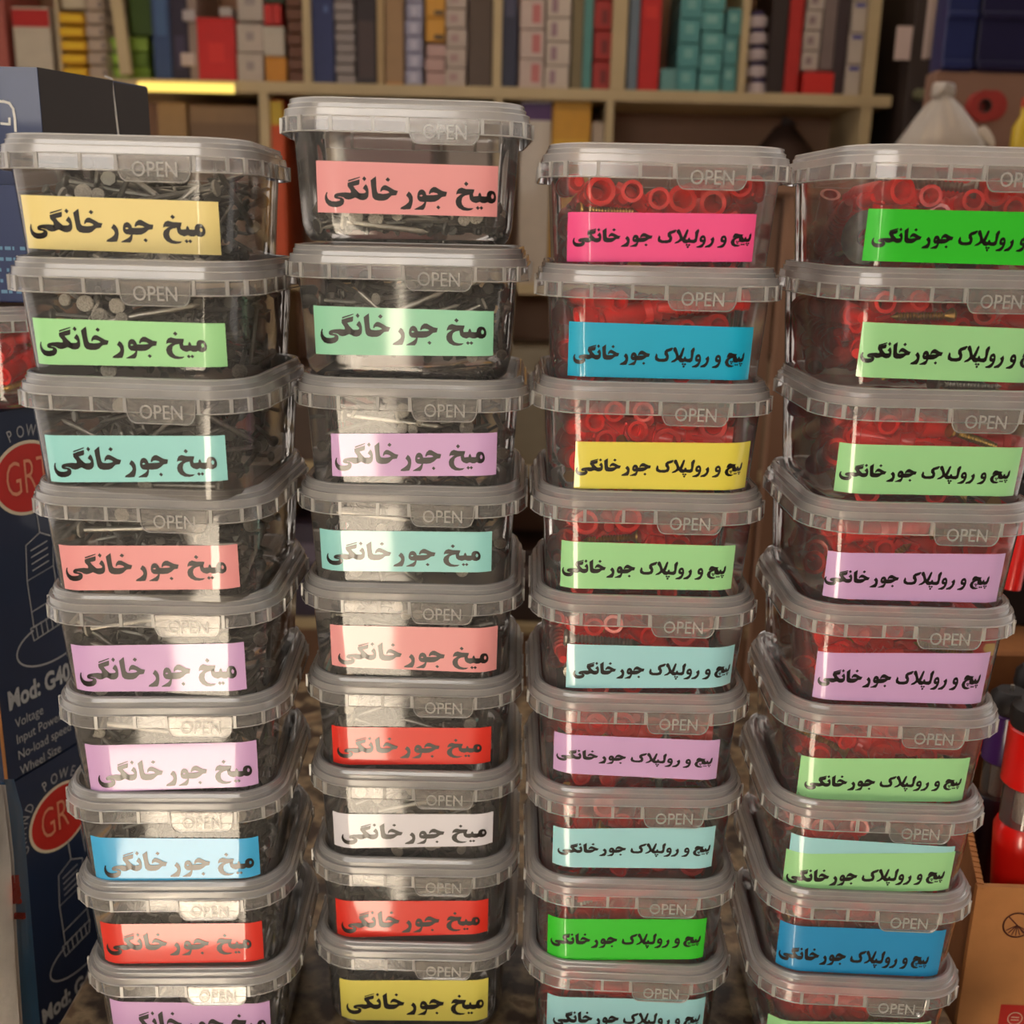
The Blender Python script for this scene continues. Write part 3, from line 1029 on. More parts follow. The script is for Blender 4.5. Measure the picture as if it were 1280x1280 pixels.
def grinder_carton(pn, dirv, z0, z1, depth, label, group):
    """upright printed carton: pn its near corner, dirv the way its printed face runs"""
    W = 0.150
    e = Vector(dirv).normalized()
    nrm = Vector((e.y, -e.x, 0))
    p0 = Vector((pn[0], pn[1], 0))
    p1 = p0 + e * W
    org = Vector((p0.x, p0.y, z0))
    r = empty('tool_carton', org, 0, label, 'carton', group)
    cs = [p0, p1, p1 - nrm * depth, p0 - nrm * depth]
    prism([(c.x, c.y) for c in cs], z0, z1 - .001, org, NAVY2_M, 'box_body', r)
    f = lambda u, v, off=0.0: p0 + e * u + nrm * off + Vector((0, 0, z0 + v))
    H = z1 - z0
    # kraft edge where the board is torn at the near corner
    m = MB()
    strip_on_face(m, f, [(0.001, 0.0), (0.0012, H * .42)], 0.003, 0.0004, org)
    m.build('torn_edge', KRAFT_M, r)
    cx, cy = 0.048, H * .812
    m = MB()
    el = ellipse(cx, cy, 0.032, 0.0265)
    m.add([f(a, b, 0.0003) - org for a, b in el[:-1]], [tuple(range(40))])
    m.build('logo_ring', PRINT_CREAM, r)
    m = MB()
    el = ellipse(cx, cy, 0.0295, 0.0242)
    m.add([f(a, b, 0.0006) - org for a, b in el[:-1]], [tuple(range(40))])
    m.build('logo_disc', PRINT_RED, r)
    me = text_mesh('GRT', 0.036, paint((200, 130, 100), 0.5, 0.06, 60), 'logo_letters', bold=-0.0004)
    for v in me.vertices:
        v.co = f(cx + v.co.x * .60, cy + v.co.y, 0.0009) - org
    link('logo_letters', me, r)
    # GRAND POWER set round the disc
    word = 'GRAND POWER'
    for j, ch in enumerate(word):
        if ch == ' ':
            continue
        a = math.radians(196 - j * 14.5)
        x, y = cx + 0.0385 * math.cos(a), cy + 0.0330 * math.sin(a)
        text_on_face('arc_letter', ch, f, x, y, 0.0120, PRINT_GREY, r, org, a - math.pi / 2, sx=.75)
    # line drawing of the grinder
    m = MB()
    S = lambda pts, w=0.0009, cl=False: strip_on_face(m, f, pts, w, 0.0005, org, cl)
    gx, gy = 0.050, H * .46
    S([(gx - .012, gy + .020), (gx + .014, gy + .024), (gx + .017, gy - .012), (gx - .010, gy - .016)], cl=True)
    S([(gx - .010, gy + .046), (gx + .004, gy + .052), (gx + .016, gy + .046), (gx + .014, gy + .024), (gx - .012, gy + .020)], cl=True)
    S([(gx + .004, gy + .052), (gx + .002, gy + .078), (gx + .016, gy + .082), (gx + .020, gy + .050)])
    for j in range(4):
        S([(gx - .006, gy + .026 + j * .005), (gx + .010, gy + .029 + j * .005)])
    S([(gx - .010, gy - .004), (gx + .016, gy + .000)])
    S([(gx - .013, gy - .016), (gx + .018, gy - .012), (gx + .016, gy - .022), (gx - .011, gy - .026)], cl=True)
    for j in range(5):
        S([(gx - .008 + j * .005, gy - .015 + j * .0008), (gx - .007 + j * .005, gy - .025 + j * .0008)])
    S(ellipse(gx + .006, gy - .032, .034, .016, 30, 120, 395), 0.0014)
    m.build('line_drawing', PRINT_GREY, r)
    me = text_mesh('Mod: G4017', 0.017, PRINT_GREY, 'model_line', bold=0.0006)
    w = max(v.co.x for v in me.vertices) - min(v.co.x for v in me.vertices)
    for v in me.vertices:
        v.co = f(0.0475 + v.co.x * 0.076 / w, H * .225 + v.co.y * 1.15, 0.0006) - org
    link('model_line', me, r)
    for j, (a, b) in enumerate((('Voltage', '220V'), ('Input Power', '750W'), ('No-load speed', '11000'), ('Wheel Size', '115mm'))):
        t = text_on_face('spec_line', a, f, 0.0, H * .155 - j * 0.0125, 0.0105, PRINT_GREY, r, org, sx=.85)
        xs = [((v.co + org) - p0).dot(e) for v in t.data.vertices]
        sh = e * (0.014 - min(xs))
        for v in t.data.vertices:
            v.co += sh
    return r


DIR = (math.sin(math.radians(20)), math.cos(math.radians(20)), 0)
PN = (-0.359, 0.690)
ztop, zmid, zbot = at(5, 520, 0.70).z, at(17, 973, 0.70).z, at(17, 973, 0.70).z - (at(5, 520, 0.70).z - at(17, 973, 0.70).z)
grinder_carton(PN, DIR, zmid, ztop, 0.17, 'upper dark blue power tool carton with red oval logo and model lettering', 'printed tool cartons beside the tubs')
grinder_carton(PN, DIR, zbot, zmid - .001, 0.17, 'lower dark blue power tool carton, half hidden behind the bottom tubs', 'printed tool cartons beside the tubs')
st = empty('low_stand', (-0.46, 0.78, 0), 0, 'low wooden stand under the dark blue tool cartons', 'stand')
wbox(MB(), -0.64, -0.29, 0.60, 0.95, zbot - .03, zbot, 0.002, (-0.46, 0.78, 0)).build('board', CABINET_M, st)
for sx in (-.62, -.33):
    for sy in (.62, .92):
        wbox(MB(), sx, sx + .03, sy - .015, sy + .015, 0, zbot - .03, 0, (-0.46, 0.78, 0)).build('leg', CABINET_M, st)

# a clear tub of plugs on the carton, a navy box on it, the tall blue and black carton on top
sk = at(36, 397, 0.715)
tb = empty('storage_tub', (sk.x - 0.064, 0.775, ztop + 0.0535), 0, 'clear tub of red wall plugs lying on the upper tool carton', 'tub', 'lidded plastic tubs stacked on the counter')
dress(tb)
fill(37, tb, random.Random(5), 'plug', 'tub on the upper tool carton', -0.01, n=8)
swirl = MB()
pts = [Vector((0.012 + 0.010 * math.cos(a), -0.0505, -0.012 + 0.012 * math.sin(a))) for a in [i * .35 for i in range(3, 14)]]
swirl.tube(pts, 0.0022, 8)
sw = swirl.build('cable_clip', paint((190, 200, 40), 0.35, 0.1, 40), None, 40)
sw.location = tb.location
tag(sw, 'curved yellow green plastic clip inside the tub on the tool carton', 'clip')

zt = tb.location.z + 0.019
nb = at(34, 300, 0.722)
z1 = at(20, 231, 0.722).z
b = empty('flat_carton', (nb.x - .10, 0.80, zt), 0, 'flat navy carton with small pale print under the blue and black carton', 'carton')
ORG = Vector((nb.x - .10, 0.80, zt))
wbox(MB(), nb.x - .20, nb.x, 0.722, 0.88, zt, z1, 0.001, ORG).build('box_body', NAVY_M, b)
mm = MB()
rr = random.Random(3)
for j in range(5):
    for i in range(14):
        u = nb.x - .07 + i * .005
        w = rr.uniform(.001, .004)
        zz = zt + .006 + j * .007
        mm.add([Vector(p) - ORG for p in ((u, .7214, zz), (u + w, .7214, zz), (u + w, .7214, zz + .0022), (u, .7214, zz + .0022))], [(0, 1, 2, 3)])
tag(mm.build('small_print', paint((90, 130, 160), .5, .1, 50), b), kind='stuff')

zb = z1 + .0005
near = at(46, 84, 0.735)
zt2 = near.z
far = at_z(183, 108, zt2)
e = Vector((far.x - near.x, far.y - near.y, 0))
Ls = e.length
e.normalize()
nr = Vector((-e.y, e.x, 0))           # towards the far side of the carton
p0 = Vector((near.x, near.y, 0))
p1 = p0 + e * Ls
fdir = Vector((-1, 0.02, 0)).normalized()
p3 = p0 + fdir * 0.20
p2 = p3 + e * Ls
ORG = Vector((p0.x, p0.y, zb))
b = empty('tool_carton', ORG, 0, 'large carton with blue front and black side, topmost beside the first stack', 'carton', 'printed tool cartons beside the tubs')
prism([(p.x, p.y) for p in (p3, p0, p1, p2)], zb, zt2, ORG, NAVY_M, 'box_body', b)
m = MB()
sn = Vector((e.y, -e.x, 0))
m.add([p - ORG for p in (p0 + sn * .0006 + Vector((0, 0, zb)), p0 + e * Ls * .66 + sn * .0008 + Vector((0, 0, zb)), p0 + e * Ls * .66 + sn * .0008 + Vector((0, 0, zt2)), p0 + sn * .0006 + Vector((0, 0, zt2)))], [(0, 1, 2, 3)])
m.add([p - ORG for p in (p0 + e * Ls * .668 + sn * .0010 + Vector((0, 0, zb)), p1 + sn * .0010 + Vector((0, 0, zb)), p1 + sn * .0010 + Vector((0, 0, zt2 - .001)), p0 + e * Ls * .668 + sn * .0010 + Vector((0, 0, zt2 - .001)))], [(0, 1, 2, 3)])
m.build('side_panel', CARTON_BLACK, b)
m = MB()
pc = p0 + e * Ls * .664 + sn * .0014
m.tube([pc + Vector((0, 0, zb)) - ORG, pc + Vector((0.0006, 0, (zb + zt2) / 2)) - ORG, pc + Vector((-.0015, 0, zt2 + .001)) - ORG, pc + Vector((-.006, -.001, zt2 + .0025)) - ORG], 0.0007, 5)
m.build('tape_edge', EDGE_M, b)
# white rounded outline and letter on the blue face
fn = Vector((-fdir.y, fdir.x, 0))
if fn.y > 0:
    fn = -fn
fb = lambda u, v, off=0.0: p0 + fdir * u + fn * off + Vector((0, 0, v))
def blue_uv(px, py):
    d = ray(px, py)
    nn = fn
    t = (Vector((p0.x, p0.y, CP.z)) - CP).dot(nn) / d.dot(nn)
    w = CP + d * t
    return ((w - Vector((p0.x, p0.y, w.z))).dot(fdir), w.z)
m = MB()
out_px = [(20, 164), (19, 148), (17, 136), (12, 129), (5, 127), (-6, 126.5), (-30, 126)]
strip_on_face(m, fb, [blue_uv(*p) for p in out_px], 0.0016, 0.0006, ORG)
m.build('outline', PRINT_WHITE, b)
m = MB()
strip_on_face(m, fb, [blue_uv(12.3, 148), blue_uv(12.5, 155.5), blue_uv(2, 154.5)], 0.0015, 0.0006, ORG)
m.build('letter', PRINT_WHITE, b)
# bright foil packet and blue board at the lower corner
FOIL_M = paint((242, 234, 226), 0.30, 0.12, 60, 0.2, 0.4, 0.6)
a0, a1 = at(-30, 1000, 0.60), at(14, 1330, 0.60)
ORG = Vector((a0.x, 0.63, 0))
pk = empty('blister_packet', ORG, 0, 'glossy white and blue packet with red marks in front of the lower carton', 'packet')
m = MB()
col = []
NX, NZ = 8, 16
BL = [(12, 968), (14, 1040), (22, 1100), (28, 1180), (34, 1300)]
def edge_x(y, tab):
    for (xa, ya), (xb, yb) in zip(tab, tab[1:]):
        if y <= yb:
            t = max(0, (y - ya) / (yb - ya))
            return xa + (xb - xa) * t
    return tab[-1][0]
WH = [(3, 985), (10, 1040), (14, 1080), (18, 1180), (26, 1300)]
BU = [(14, 985), (24, 1010), (30, 1080), (38, 1180), (48, 1300)]
def sheet(name, L, Rt, y0, y1, mat, yd0, yd1, th=0.004):
    m = MB()
    n, k = 6, 18
    rr = random.Random(9)
    P, Q = [], []
    for j in range(k + 1):
        yy = y0 + (y1 - y0) * j / k
        xa, xb = (L(yy), Rt(yy))
        for i in range(n + 1):
            s = i / n
            xx = xa + (xb - xa) * s
            dd = yd0 + (yd1 - yd0) * s + rr.uniform(-.0012, .0012)
            p = at(xx, yy, dd)
            P.append(p - ORG)
            Q.append(p + Vector((0, th, 0)) - ORG)
    F1 = [(j * (n + 1) + i, j * (n + 1) + i + 1, (j + 1) * (n + 1) + i + 1, (j + 1) * (n + 1) + i) for j in range(k) for i in range(n)]
    o = len(P)
    m.add(P + Q, F1 + [tuple(q + o for q in f[::-1]) for f in F1])
    return m.build(name, mat, pk, 50)
sheet('foil', lambda y: -60, lambda y: edge_x(y, WH), 985, 1330, FOIL_M, 0.545, 0.590)
sheet('backing_card', lambda y: edge_x(y, WH) - 2, lambda y: edge_x(y, BU), 978, 1330, paint((66, 124, 168), 0.35, 0.15, 40, 0, 0.5), 0.592, 0.615)
sheet('red_mark', lambda y: edge_x(y, WH), lambda y: edge_x(y, BU) - 6, 1095, 1130, paint((200, 44, 40), 0.4, 0.1, 40), 0.5885, 0.6085, 0.001)
sheet('red_mark', lambda y: edge_x(y, WH) + 1, lambda y: edge_x(y, BU) - 4, 1142, 1149, paint((200, 44, 40), 0.4, 0.1, 40), 0.5885, 0.6085, 0.001)

# ------------------------------------------------------------------ kraft carton and torches beside the last stack
zc = at(1222, 1108, 0.62).z
A = at(1222, 1108, 0.62)
Bk = at_z(1196, 978, zc)
cd = (Vector((Bk.x, Bk.y, 0)) - Vector((A.x, A.y, 0)))
cd.normalize()
rd = Vector((1, -0.02, 0)).normalized()
p0 = Vector((A.x, A.y, 0))
Wc, Dc, th = 0.26, 0.20, 0.004
ORG = Vector((p0.x, p0.y, CAMZ - 0.66))
zb = CAMZ - 0.66
kc = empty('cardboard_carton', ORG, 0, 'open brown cardboard carton holding torches beside the last stack', 'carton')
def panel(name, a, b, z0, z1, mat, t=th):
    a, b = Vector(a), Vector(b)
    d = (b - a).normalized()
    n = Vector((-d.y, d.x, 0)) * t
    return prism([(p.x, p.y) for p in (a, b, b + n, a + n)], z0, z1, ORG, mat, name, kc)
q1 = p0 + rd * Wc
q2 = q1 + cd * Dc
q3 = p0 + cd * Dc
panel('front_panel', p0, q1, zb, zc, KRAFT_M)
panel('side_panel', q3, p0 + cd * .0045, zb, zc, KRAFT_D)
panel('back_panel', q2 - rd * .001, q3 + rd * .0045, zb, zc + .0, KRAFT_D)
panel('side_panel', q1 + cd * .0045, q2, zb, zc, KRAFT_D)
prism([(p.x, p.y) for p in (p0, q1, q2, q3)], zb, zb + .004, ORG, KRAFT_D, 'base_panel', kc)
# corrugated rim
m = MB()
n = 60
for i in range(n):
    t = i / n
    c = p0 + cd * Dc * t + Vector((0.002, 0, zc + (0.0006 if i % 2 else -0.0002)))
    m.box(c - ORG, (0.0042, Dc / n * 1.02, 0.0016), rz=math.atan2(-cd.x, cd.y))
tag(m.build('corrugated_rim', KRAFT_M, kc), kind='stuff')
# printed marks on the front panel
kf = lambda u, v, off=0.0: p0 + rd * u + Vector((rd.y, -rd.x, 0)) * off + Vector((0, 0, v))
def k_uv(px, py):
    nn = Vector((rd.y, -rd.x, 0))
    d = ray(px, py)
    t = (Vector((p0.x, p0.y, CP.z)) - CP).dot(nn) / d.dot(nn)
    w = CP + d * t
    return ((w - Vector((p0.x, p0.y, w.z))).dot(rd), w.z)
BROWNINK = paint((84, 36, 20), 0.6, 0.1, 60)
m = MB()
cu_, cv_ = k_uv(1271, 1156)
R_ = abs(k_uv(1271, 1141)[1] - cv_)
strip_on_face(m, kf, ellipse(cu_, cv_, R_, R_ * 1.0)[:-1], 0.0012, 0.0005, ORG, True)
d_ = R_ * .7
strip_on_face(m, kf, [(cu_ - d_, cv_ + d_), (cu_ + d_, cv_ - d_)], 0.0009, 0.0005, ORG)
for j in range(7):
    a = math.radians(212 + j * 19.5)
    strip_on_face(m, kf, [(cu_, cv_), (cu_ + R_ * .85 * math.cos(a), cv_ + R_ * .85 * math.sin(a))], 0.0007, 0.0005, ORG)
m.build('round_mark', BROWNINK, kc)
m = MB()
u0, v0 = k_uv(1251, 1255)
m.add([kf(a, b, 0.0005) - ORG for a, b in ((u0, v0), (u0, v0 - .06), (u0 + .05, v0 - .06), (u0 + .05, v0))], [(0, 1, 2, 3)])
m.build('red_patch', PRINT_RED, kc)
m = MB()
u1, v1 = k_uv(1268, 1272)
strip_on_face(m, kf, ellipse(u1, v1, .0048, .0048)[:-1], 0.0006, 0.0009, ORG, True)
strip_on_face(m, kf, [(u1 - .0025, v1 + .001), (u1 + .0025, v1 + .001)], 0.0006, 0.0009, ORG)
strip_on_face(m, kf, [(u1 - .0025, v1 - .0012), (u1 + .0025, v1 - .0012)], 0.0006, 0.0009, ORG)
m.build('patch_mark', PRINT_CREAM, kc)
ks = empty('side_table', (0.45, .72, 0), 0, 'wooden side table under the brown carton', 'table')
wbox(MB(), .300, .62, .58, .90, zb - .02, zb, .002, (.45, .72, 0)).build('board', CABINET_M, ks)
for sx in (.32, .59):
    for sy in (.60, .88):
        wbox(MB(), sx - .015, sx + .015, sy - .015, sy + .015, 0, zb - .02, 0, (.45, .72, 0)).build('leg', CABINET_M, ks)


def torch(px, py_top, ys, depth, rgb, grip, s, label):
    """hand torch standing in the carton: cap, coloured head, clear barrel, flared coloured grip"""
    a = at(px, 1000, depth)
    zf = zb + .005
    zt_ = at(px, py_top, depth).z
    o = Vector((a.x, depth, zf))
    r = empty('torch', o, 0, label, 'torch', 'hand torches standing in the carton')
    zz = [zf] + [at(px, py, depth).z for py in ys] + [zt_]
    col = paint(rgb, 0.28, 0.1, 40, 0, 0.5)
    gcol = paint(grip, 0.28, 0.1, 40, 0, 0.5)
    z = [Vector((0, 0, v - zf)) for v in zz]      # foot, barrel bottom, barrel top, head top, cap top
    R = s
    MB().lathe([(0, R * .85), (.02, R * .95), (.55, R * .92), (.78, R * .76), (.90, R * .92), (.98, R * 1.0), (1, R * .9)], z[0], z[1], 28).build('grip', gcol, r, 40)
    MB().lathe([(0, R * .86), (1, R * .86)], z[1], z[2], 28, False, False).build('clear_barrel', GLASS_M, r, 40)
    MB().lathe([(0, R * .40), (1, R * .40)], z[1] + Vector((0, 0, .0002)), z[2] - Vector((0, 0, .0002)), 12).build('lamp_core', HEAD_M, r, 40)
    MB().lathe([(0, R * .9), (.04, R * 1.0), (.96, R * 1.0), (1, R * .9)], z[2], z[3], 28).build('head', col, r, 40)
    MB().lathe([(0, R * .95), (.3, R * 1.02), (.75, R * .98), (1, R * .7)], z[3], z[4], 28).build('end_cap', BLACK_M, r, 40)
    MB().lathe([(0, R * .10), (1, R * .10)], z[4], z[4] + Vector((0, 0, .004)), 10).build('pin', STEEL_M, r, 40)
    return r
torch(1283, 876, (1026, 980, 908), 0.665, (215, 22, 16), (215, 22, 16), 0.0185, 'red torch with clear barrel and black cap, at the front of the carton')
torch(1244, 862, (992, 950, 888), 0.735, (70, 30, 104), (30, 20, 36), 0.0145, 'purple torch with clear barrel beside the last stack')
torch(1270, 832, (960, 925, 862), 0.775, (40, 26, 28), (30, 20, 20), 0.0150, 'black torch standing behind the red torch')
torch(1304, 826, (960, 925, 862), 0.775, (160, 24, 20), (120, 20, 18), 0.0150, 'dark red torch behind the others')
# dark things behind the last stack
pr = at(1263, 735, 0.80)
o = empty('red_tube', (pr.x, .80, pr.z), 0, 'upright red tube against the dark behind the last stack', 'tube')
MB().lathe([(0, .0075), (.9, .0078), (1, .004)], (0, 0, 0), (0.004, 0, .075), 18).build('tube_body', PLUG_M, o, 40)
MB().lathe([(0, .0085), (1, .0085)], (0.004, 0, .0752), (0.0045, 0, .085), 18).build('tube_cap', BLACK_M, o, 40)
wb0 = at(1232, 830, .95)
o = tag(MB().box((0.52, .98, wb0.z - .01), (.40, .10, .06), bev=.003).build('wooden_crate', KRAFT_D), 'brown wooden crate behind the torches', 'crate')
o2 = tag(MB().box((0.55, 1.05, wb0.z + .115), (.40, .10, .19), bev=.003).build('dark_case', BLACK_M), 'black case standing on the brown crate behind the last stack', 'case')
o3 = tag(MB().box((0.52, 1.0, (wb0.z - .045) / 2), (.40, .18, wb0.z - .045), bev=.003).build('cabinet', BLACK_M), 'dark cabinet under the brown crate', 'cabinet')

# ------------------------------------------------------------------ shelf unit behind
WOOD_M = paint((188, 168, 130), 0.55, 0.15, 14)
WOODD_M = paint((150, 112, 88), 0.6, 0.2, 8)
Y = SHY
sh = empty('shelf_unit', (0, Y, 0), 0, 'tall pale wooden shelf unit full of boxes behind the stacks', 'shelf')
SO = (0, Y, 0)
DEP = 0.25
zs = at(640, 116, Y).z             # board between the rows
BT = 0.024
xl, xr = at(-60, 100, Y).x, at(1100, 100, Y).x
def px_x(px, py=110):
    return at(px, py, Y).x
rows_z = [zs - 1.25, zs - .85, zs - .42, zs, zs + .44]
for z in rows_z:
    wbox(MB(), xl, xr + (.03 if z == zs else 0), Y, Y + DEP, z - BT / 2, z + BT / 2, .001, SO).build('shelf_board', WOOD_M, sh)
for px, w in ((-62, 12), (383, 9), (622, 10), (932.5, 8), (1093, 13)):
    X = px_x(px, 35)
    hw = w / 2 / F_PX * Y * 1.02
    wbox(MB(), X - hw, X + hw, Y + .001, Y + DEP, zs + BT / 2, zs + .44 - BT / 2, .001, SO).build('upright', WOOD_M, sh)
X = px_x(775, 35)
wbox(MB(), X - .016, X + .016, Y + .001, Y + DEP, zs + BT / 2, zs + .44 - BT / 2, .001, SO).build('upright', WOOD_M, sh)
for k in range(3):
    z0_, z1_ = rows_z[k], rows_z[k + 1]
    for px, w in ((-62, 12), (330, 11), (623, 9), (762, 9), (1083, 12)):
        X = px_x(px, 150)
        hw = w / 2 / F_PX * Y * 1.02
        wbox(MB(), X - hw, X + hw, Y + .001, Y + DEP, z0_ + BT / 2, z1_ - BT / 2, .001, SO).build('upright', WOOD_M, sh)
wbox(MB(), xl, xr, Y + DEP, Y + DEP + .008, 0.0, zs + .46, 0, SO).build('back_panel', WOODD_M, sh)
for X in (xl + .02, xr - .02):
    wbox(MB(), X - .015, X + .015, Y + .01, Y + DEP, 0, rows_z[0] - BT / 2, 0, SO).build('upright', WOOD_M, sh)
# leaning plank
a, b = at(149, -30, Y + .03), at(166, 100, Y + .03)
a.z += 0
o = MB()
dz = a.z - b.z
o.box((0, 0, 0), (.024, .016, (a - b).length))
pk2 = o.build('leaning_plank', WOOD_M)
pk2.location = (a + b) / 2 + Vector((0, -.036, .006))
pk2.rotation_euler = (0, math.atan2(a.x - b.x, a.z - b.z), 0)
tag(pk2, 'pale plank leaning in front of the green boxes on the shelf', 'plank')
# lit strip under the shelf edge
m, nt, out = new_mat('lit_strip')
em = nt.nodes.new('ShaderNodeEmission')
em.inputs[0].default_value = (1.0, 0.68, 0.14, 1)
em.inputs[1].default_value = 0.85
nt.links.new(em.outputs[0], out.inputs[0])
a, b = at(172, 108, Y - .012), at(294, 112, Y - .012)
ls = empty('strip_light', ((a.x + b.x) / 2, Y - .012, a.z), 0, 'glowing yellow strip light along the shelf edge', 'light')
L_ = b.x - a.x
mm = MB().box((0, 0, 0), (L_, .010, .019), bev=.003)
o = mm.build('diffuser', m, ls)
for s in (-1, 1):
    MB().box((s * (L_ / 2 + .003), 0, 0), (.006, .012, .020), bev=.001).build('end_cap', WOOD_M, ls)


def carton(px0, px1, py0, py1, rgb, label, group='goods on the shelf behind', dep=.19, fy=None, band=None, marks=None, name='box', cat='box', setback=.012, top=None, stack=1, gap=.0022, var=.15):
    """box(es) standing on the shelf between photo columns px0..px1, rows py0..py1; stack>1 makes separate boxes"""
    yy = Y + setback if fy is None else fy
    py_m = (py0 + py1) / 2
    xa, xb = at(px0, py_m, yy).x, at(px1, py_m, yy).x
    z1_ = at((px0 + px1) / 2, py0, yy).z
    z0_ = at((px0 + px1) / 2, py1, yy).z
    if abs(z0_ - zs - BT / 2) < .02:
        z0_ = zs + BT / 2 + .0004
    res = []
    for j in range(stack):
        za = z0_ + (z1_ - z0_) * j / stack
        zb_ = z0_ + (z1_ - z0_) * (j + 1) / stack
        jit = rnd.uniform(-.002, .002) if stack > 1 else 0
        org = Vector(((xa + xb) / 2 + jit, yy, za))
        w, h = xb - xa, zb_ - za - (gap if stack > 1 else 0)
        od = ['topmost', 'second-highest', 'third-highest', 'fourth-highest', 'fifth-highest', 'sixth-highest', 'seventh-highest', 'eighth-highest', 'ninth-highest', 'tenth-highest', 'eleventh-highest']
        lab = label if stack == 1 else ('lowest' if j == 0 else od[stack - 1 - j]) + ' ' + label
        r = empty(name, org, 0, lab or label, cat, group)
        c = rgb if not isinstance(rgb, list) else rgb[j % len(rgb)]
        MB().box((0, dep / 2, h / 2), (w, dep, h), bev=.0015).build('box_body', paint(c, .5, var, 30, 0, .15), r)
        if band:
            bc, t0, t1 = band
            MB().box((0, -.0004, h * (t0 + t1) / 2), (w * .99, .001, h * (t1 - t0))).build('colour_band', paint(bc, .5, .1, 30), r)
        if marks:
            mc, ux0, ux1, v0_, v1_ = marks
            MB().box((w * ((ux0 + ux1) / 2 - .5), -.0006, h * (v0_ + v1_) / 2), (w * (ux1 - ux0), .001, h * (v1_ - v0_))).build('printed_panel', paint(mc, .5, .1, 30), r)
        res.append(r)
    return res


B0 = 103     # the shelf board's upper edge in the photo (varies little along the row)
def bt(px):
    return 103.5 + (px - 180) * 0.0155 - 1.0
G = carton
G(-20, 6, -40, bt(0), (170, 90, 80), 'pinkish box at the outer end of the upper shelf')
G(18, 64, 9, bt(40), (190, 178, 160), 'white box with broad red band beside the yellow boxes', band=((176, 36, 34), .72, .97))
G(66, 84, -30, 8, (150, 40, 36), 'small red box lying on the white box with red band', fy=Y + .05)
G(70, 75, -20, bt(70), (178, 160, 130), 'thin cream folder beside the white box with red band')
G(76, 107, 12, bt(90), (214, 160, 30), 'yellow box in the pile of yellow boxes', 'yellow boxes piled on the shelf', stack=5, gap=.007, marks=((226, 184, 40), .1, .9, .2, .8))
G(76, 107, -40, 11, (190, 176, 150), 'cream box on top of the yellow boxes')
G(108, 131, -40, bt(120), (178, 158, 140), 'pale box in the pile beside the yellow boxes', 'pale boxes piled beside the yellow ones', stack=8, gap=.004, marks=((120, 108, 104), .75, .95, .2, .7))
G(132, 186, 45, bt(150), [(118, 150, 40), (96, 124, 36), (130, 160, 60)], 'green box in the low green pile behind the leaning plank', 'green boxes behind the plank', stack=3, setback=.05, marks=((160, 200, 70), .1, .5, .2, .8))
G(160, 188, -40, 44, (60, 84, 26), 'dark green box on top of the green pile', setback=.05)
G(190, 212, -40, bt(200), (52, 72, 112), 'tall blue box beside the green pile', marks=((70, 96, 136), .2, .8, .4, .9))
G(213, 234, -40, bt(224), (40, 30, 50), 'tall dark purple box beside the blue box', marks=((60, 50, 74), .2, .8, .1, .4))
G(226, 243, 66, 82, (190, 170, 160), 'small white box, upper of two in the dark gap', fy=Y + .002, dep=.01)
G(228, 243, 12, 26, (170, 160, 160), 'small white box above the other small white box', fy=Y + .002, dep=.01)
G(235, 246, -40, bt(240), (140, 120, 110), 'narrow grey box against the large red box')
G(247, 294, 22, bt(270), (190, 26, 24), 'large plain red box on the shelf', marks=((206, 40, 34), .3, .7, .3, .6))
G(274, 290, 9, 21, (180, 176, 172), 'small white roll on top of the large red box', cat='roll', name='roll', fy=Y + .03, dep=.04)
G(296, 328, -40, 26, (176, 164, 154), 'upper white box beside the large red box', marks=((150, 140, 136), .3, .7, .3, .6))
G(296, 328, 28, bt(310), (182, 168, 156), 'lower white box beside the large red box', 'white boxes beside the red box', stack=2, marks=((150, 138, 134), .35, .65, .4, .7))
G(330, 340, 5, 31, (188, 40, 34), 'small red box against the white boxes', 'two small red boxes side by side')
G(341, 351, 5, 31, (188, 40, 34), 'small red box against the brown pile', 'two small red boxes side by side')
G(330, 354, -30, 4, (40, 52, 30), 'dark green box above the two small red boxes')
G(329, 355, 33, 70, (184, 174, 160), 'white box under the two small red boxes')
G(332, 358, 71, bt(345), (196, 130, 34), 'orange box under the white box')
G(359, 378, -40, bt(370), (104, 62, 40), 'brown box in the tall brown pile', 'brown boxes piled on the shelf', stack=9, gap=.003)
G(390, 417, -40, bt(400), (40, 50, 100), 'wide blue file box beside the upright', marks=((80, 100, 150), .55, .75, .62, .68))
G(419, 443, -40, bt(430), (150, 140, 138), 'pale box in the pile beside the blue file box', 'pale boxes beside the blue file', stack=11, gap=.003)
G(445, 470, -40, bt(458), (44, 30, 34), 'dark file box beside the pale pile', marks=((70, 52, 50), .1, .9, .05, .55))
G(471, 480, -40, bt(475), (176, 148, 104), 'thin leaning wooden divider among the files', cat='divider', name='divider')
G(482, 504, -40, bt(490), (160, 126, 88), 'tan file box beside the thin divider', band=((190, 130, 60), .0, .02))
G(507, 528, -40, bt(518), (158, 156, 180), 'lavender box in the pile beside the tan file', 'lavender boxes on the shelf', stack=7, gap=.002, marks=((190, 188, 205), .3, .7, .2, .8))
G(532, 556, -40, 52, (208, 150, 50), 'yellow box in the pile above the pink boxes', 'yellow boxes above the pink ones', stack=3, marks=((80, 60, 30), .45, .95, .1, .3))
G(532, 556, 54, bt(545), (184, 150, 144), 'pink box in the pile under the yellow boxes', 'pink boxes under the yellow ones', stack=3)
G(558, 583, -40, bt(570), (186, 170, 160), 'white box in the tall pile beside the yellow and pink boxes', 'white boxes beside the yellow and pink pile', stack=6, marks=((170, 140, 136), .2, .6, .3, .7))
G(586, 615, -40, bt(600), (84, 66, 54), 'dark brown file box beside the upright')
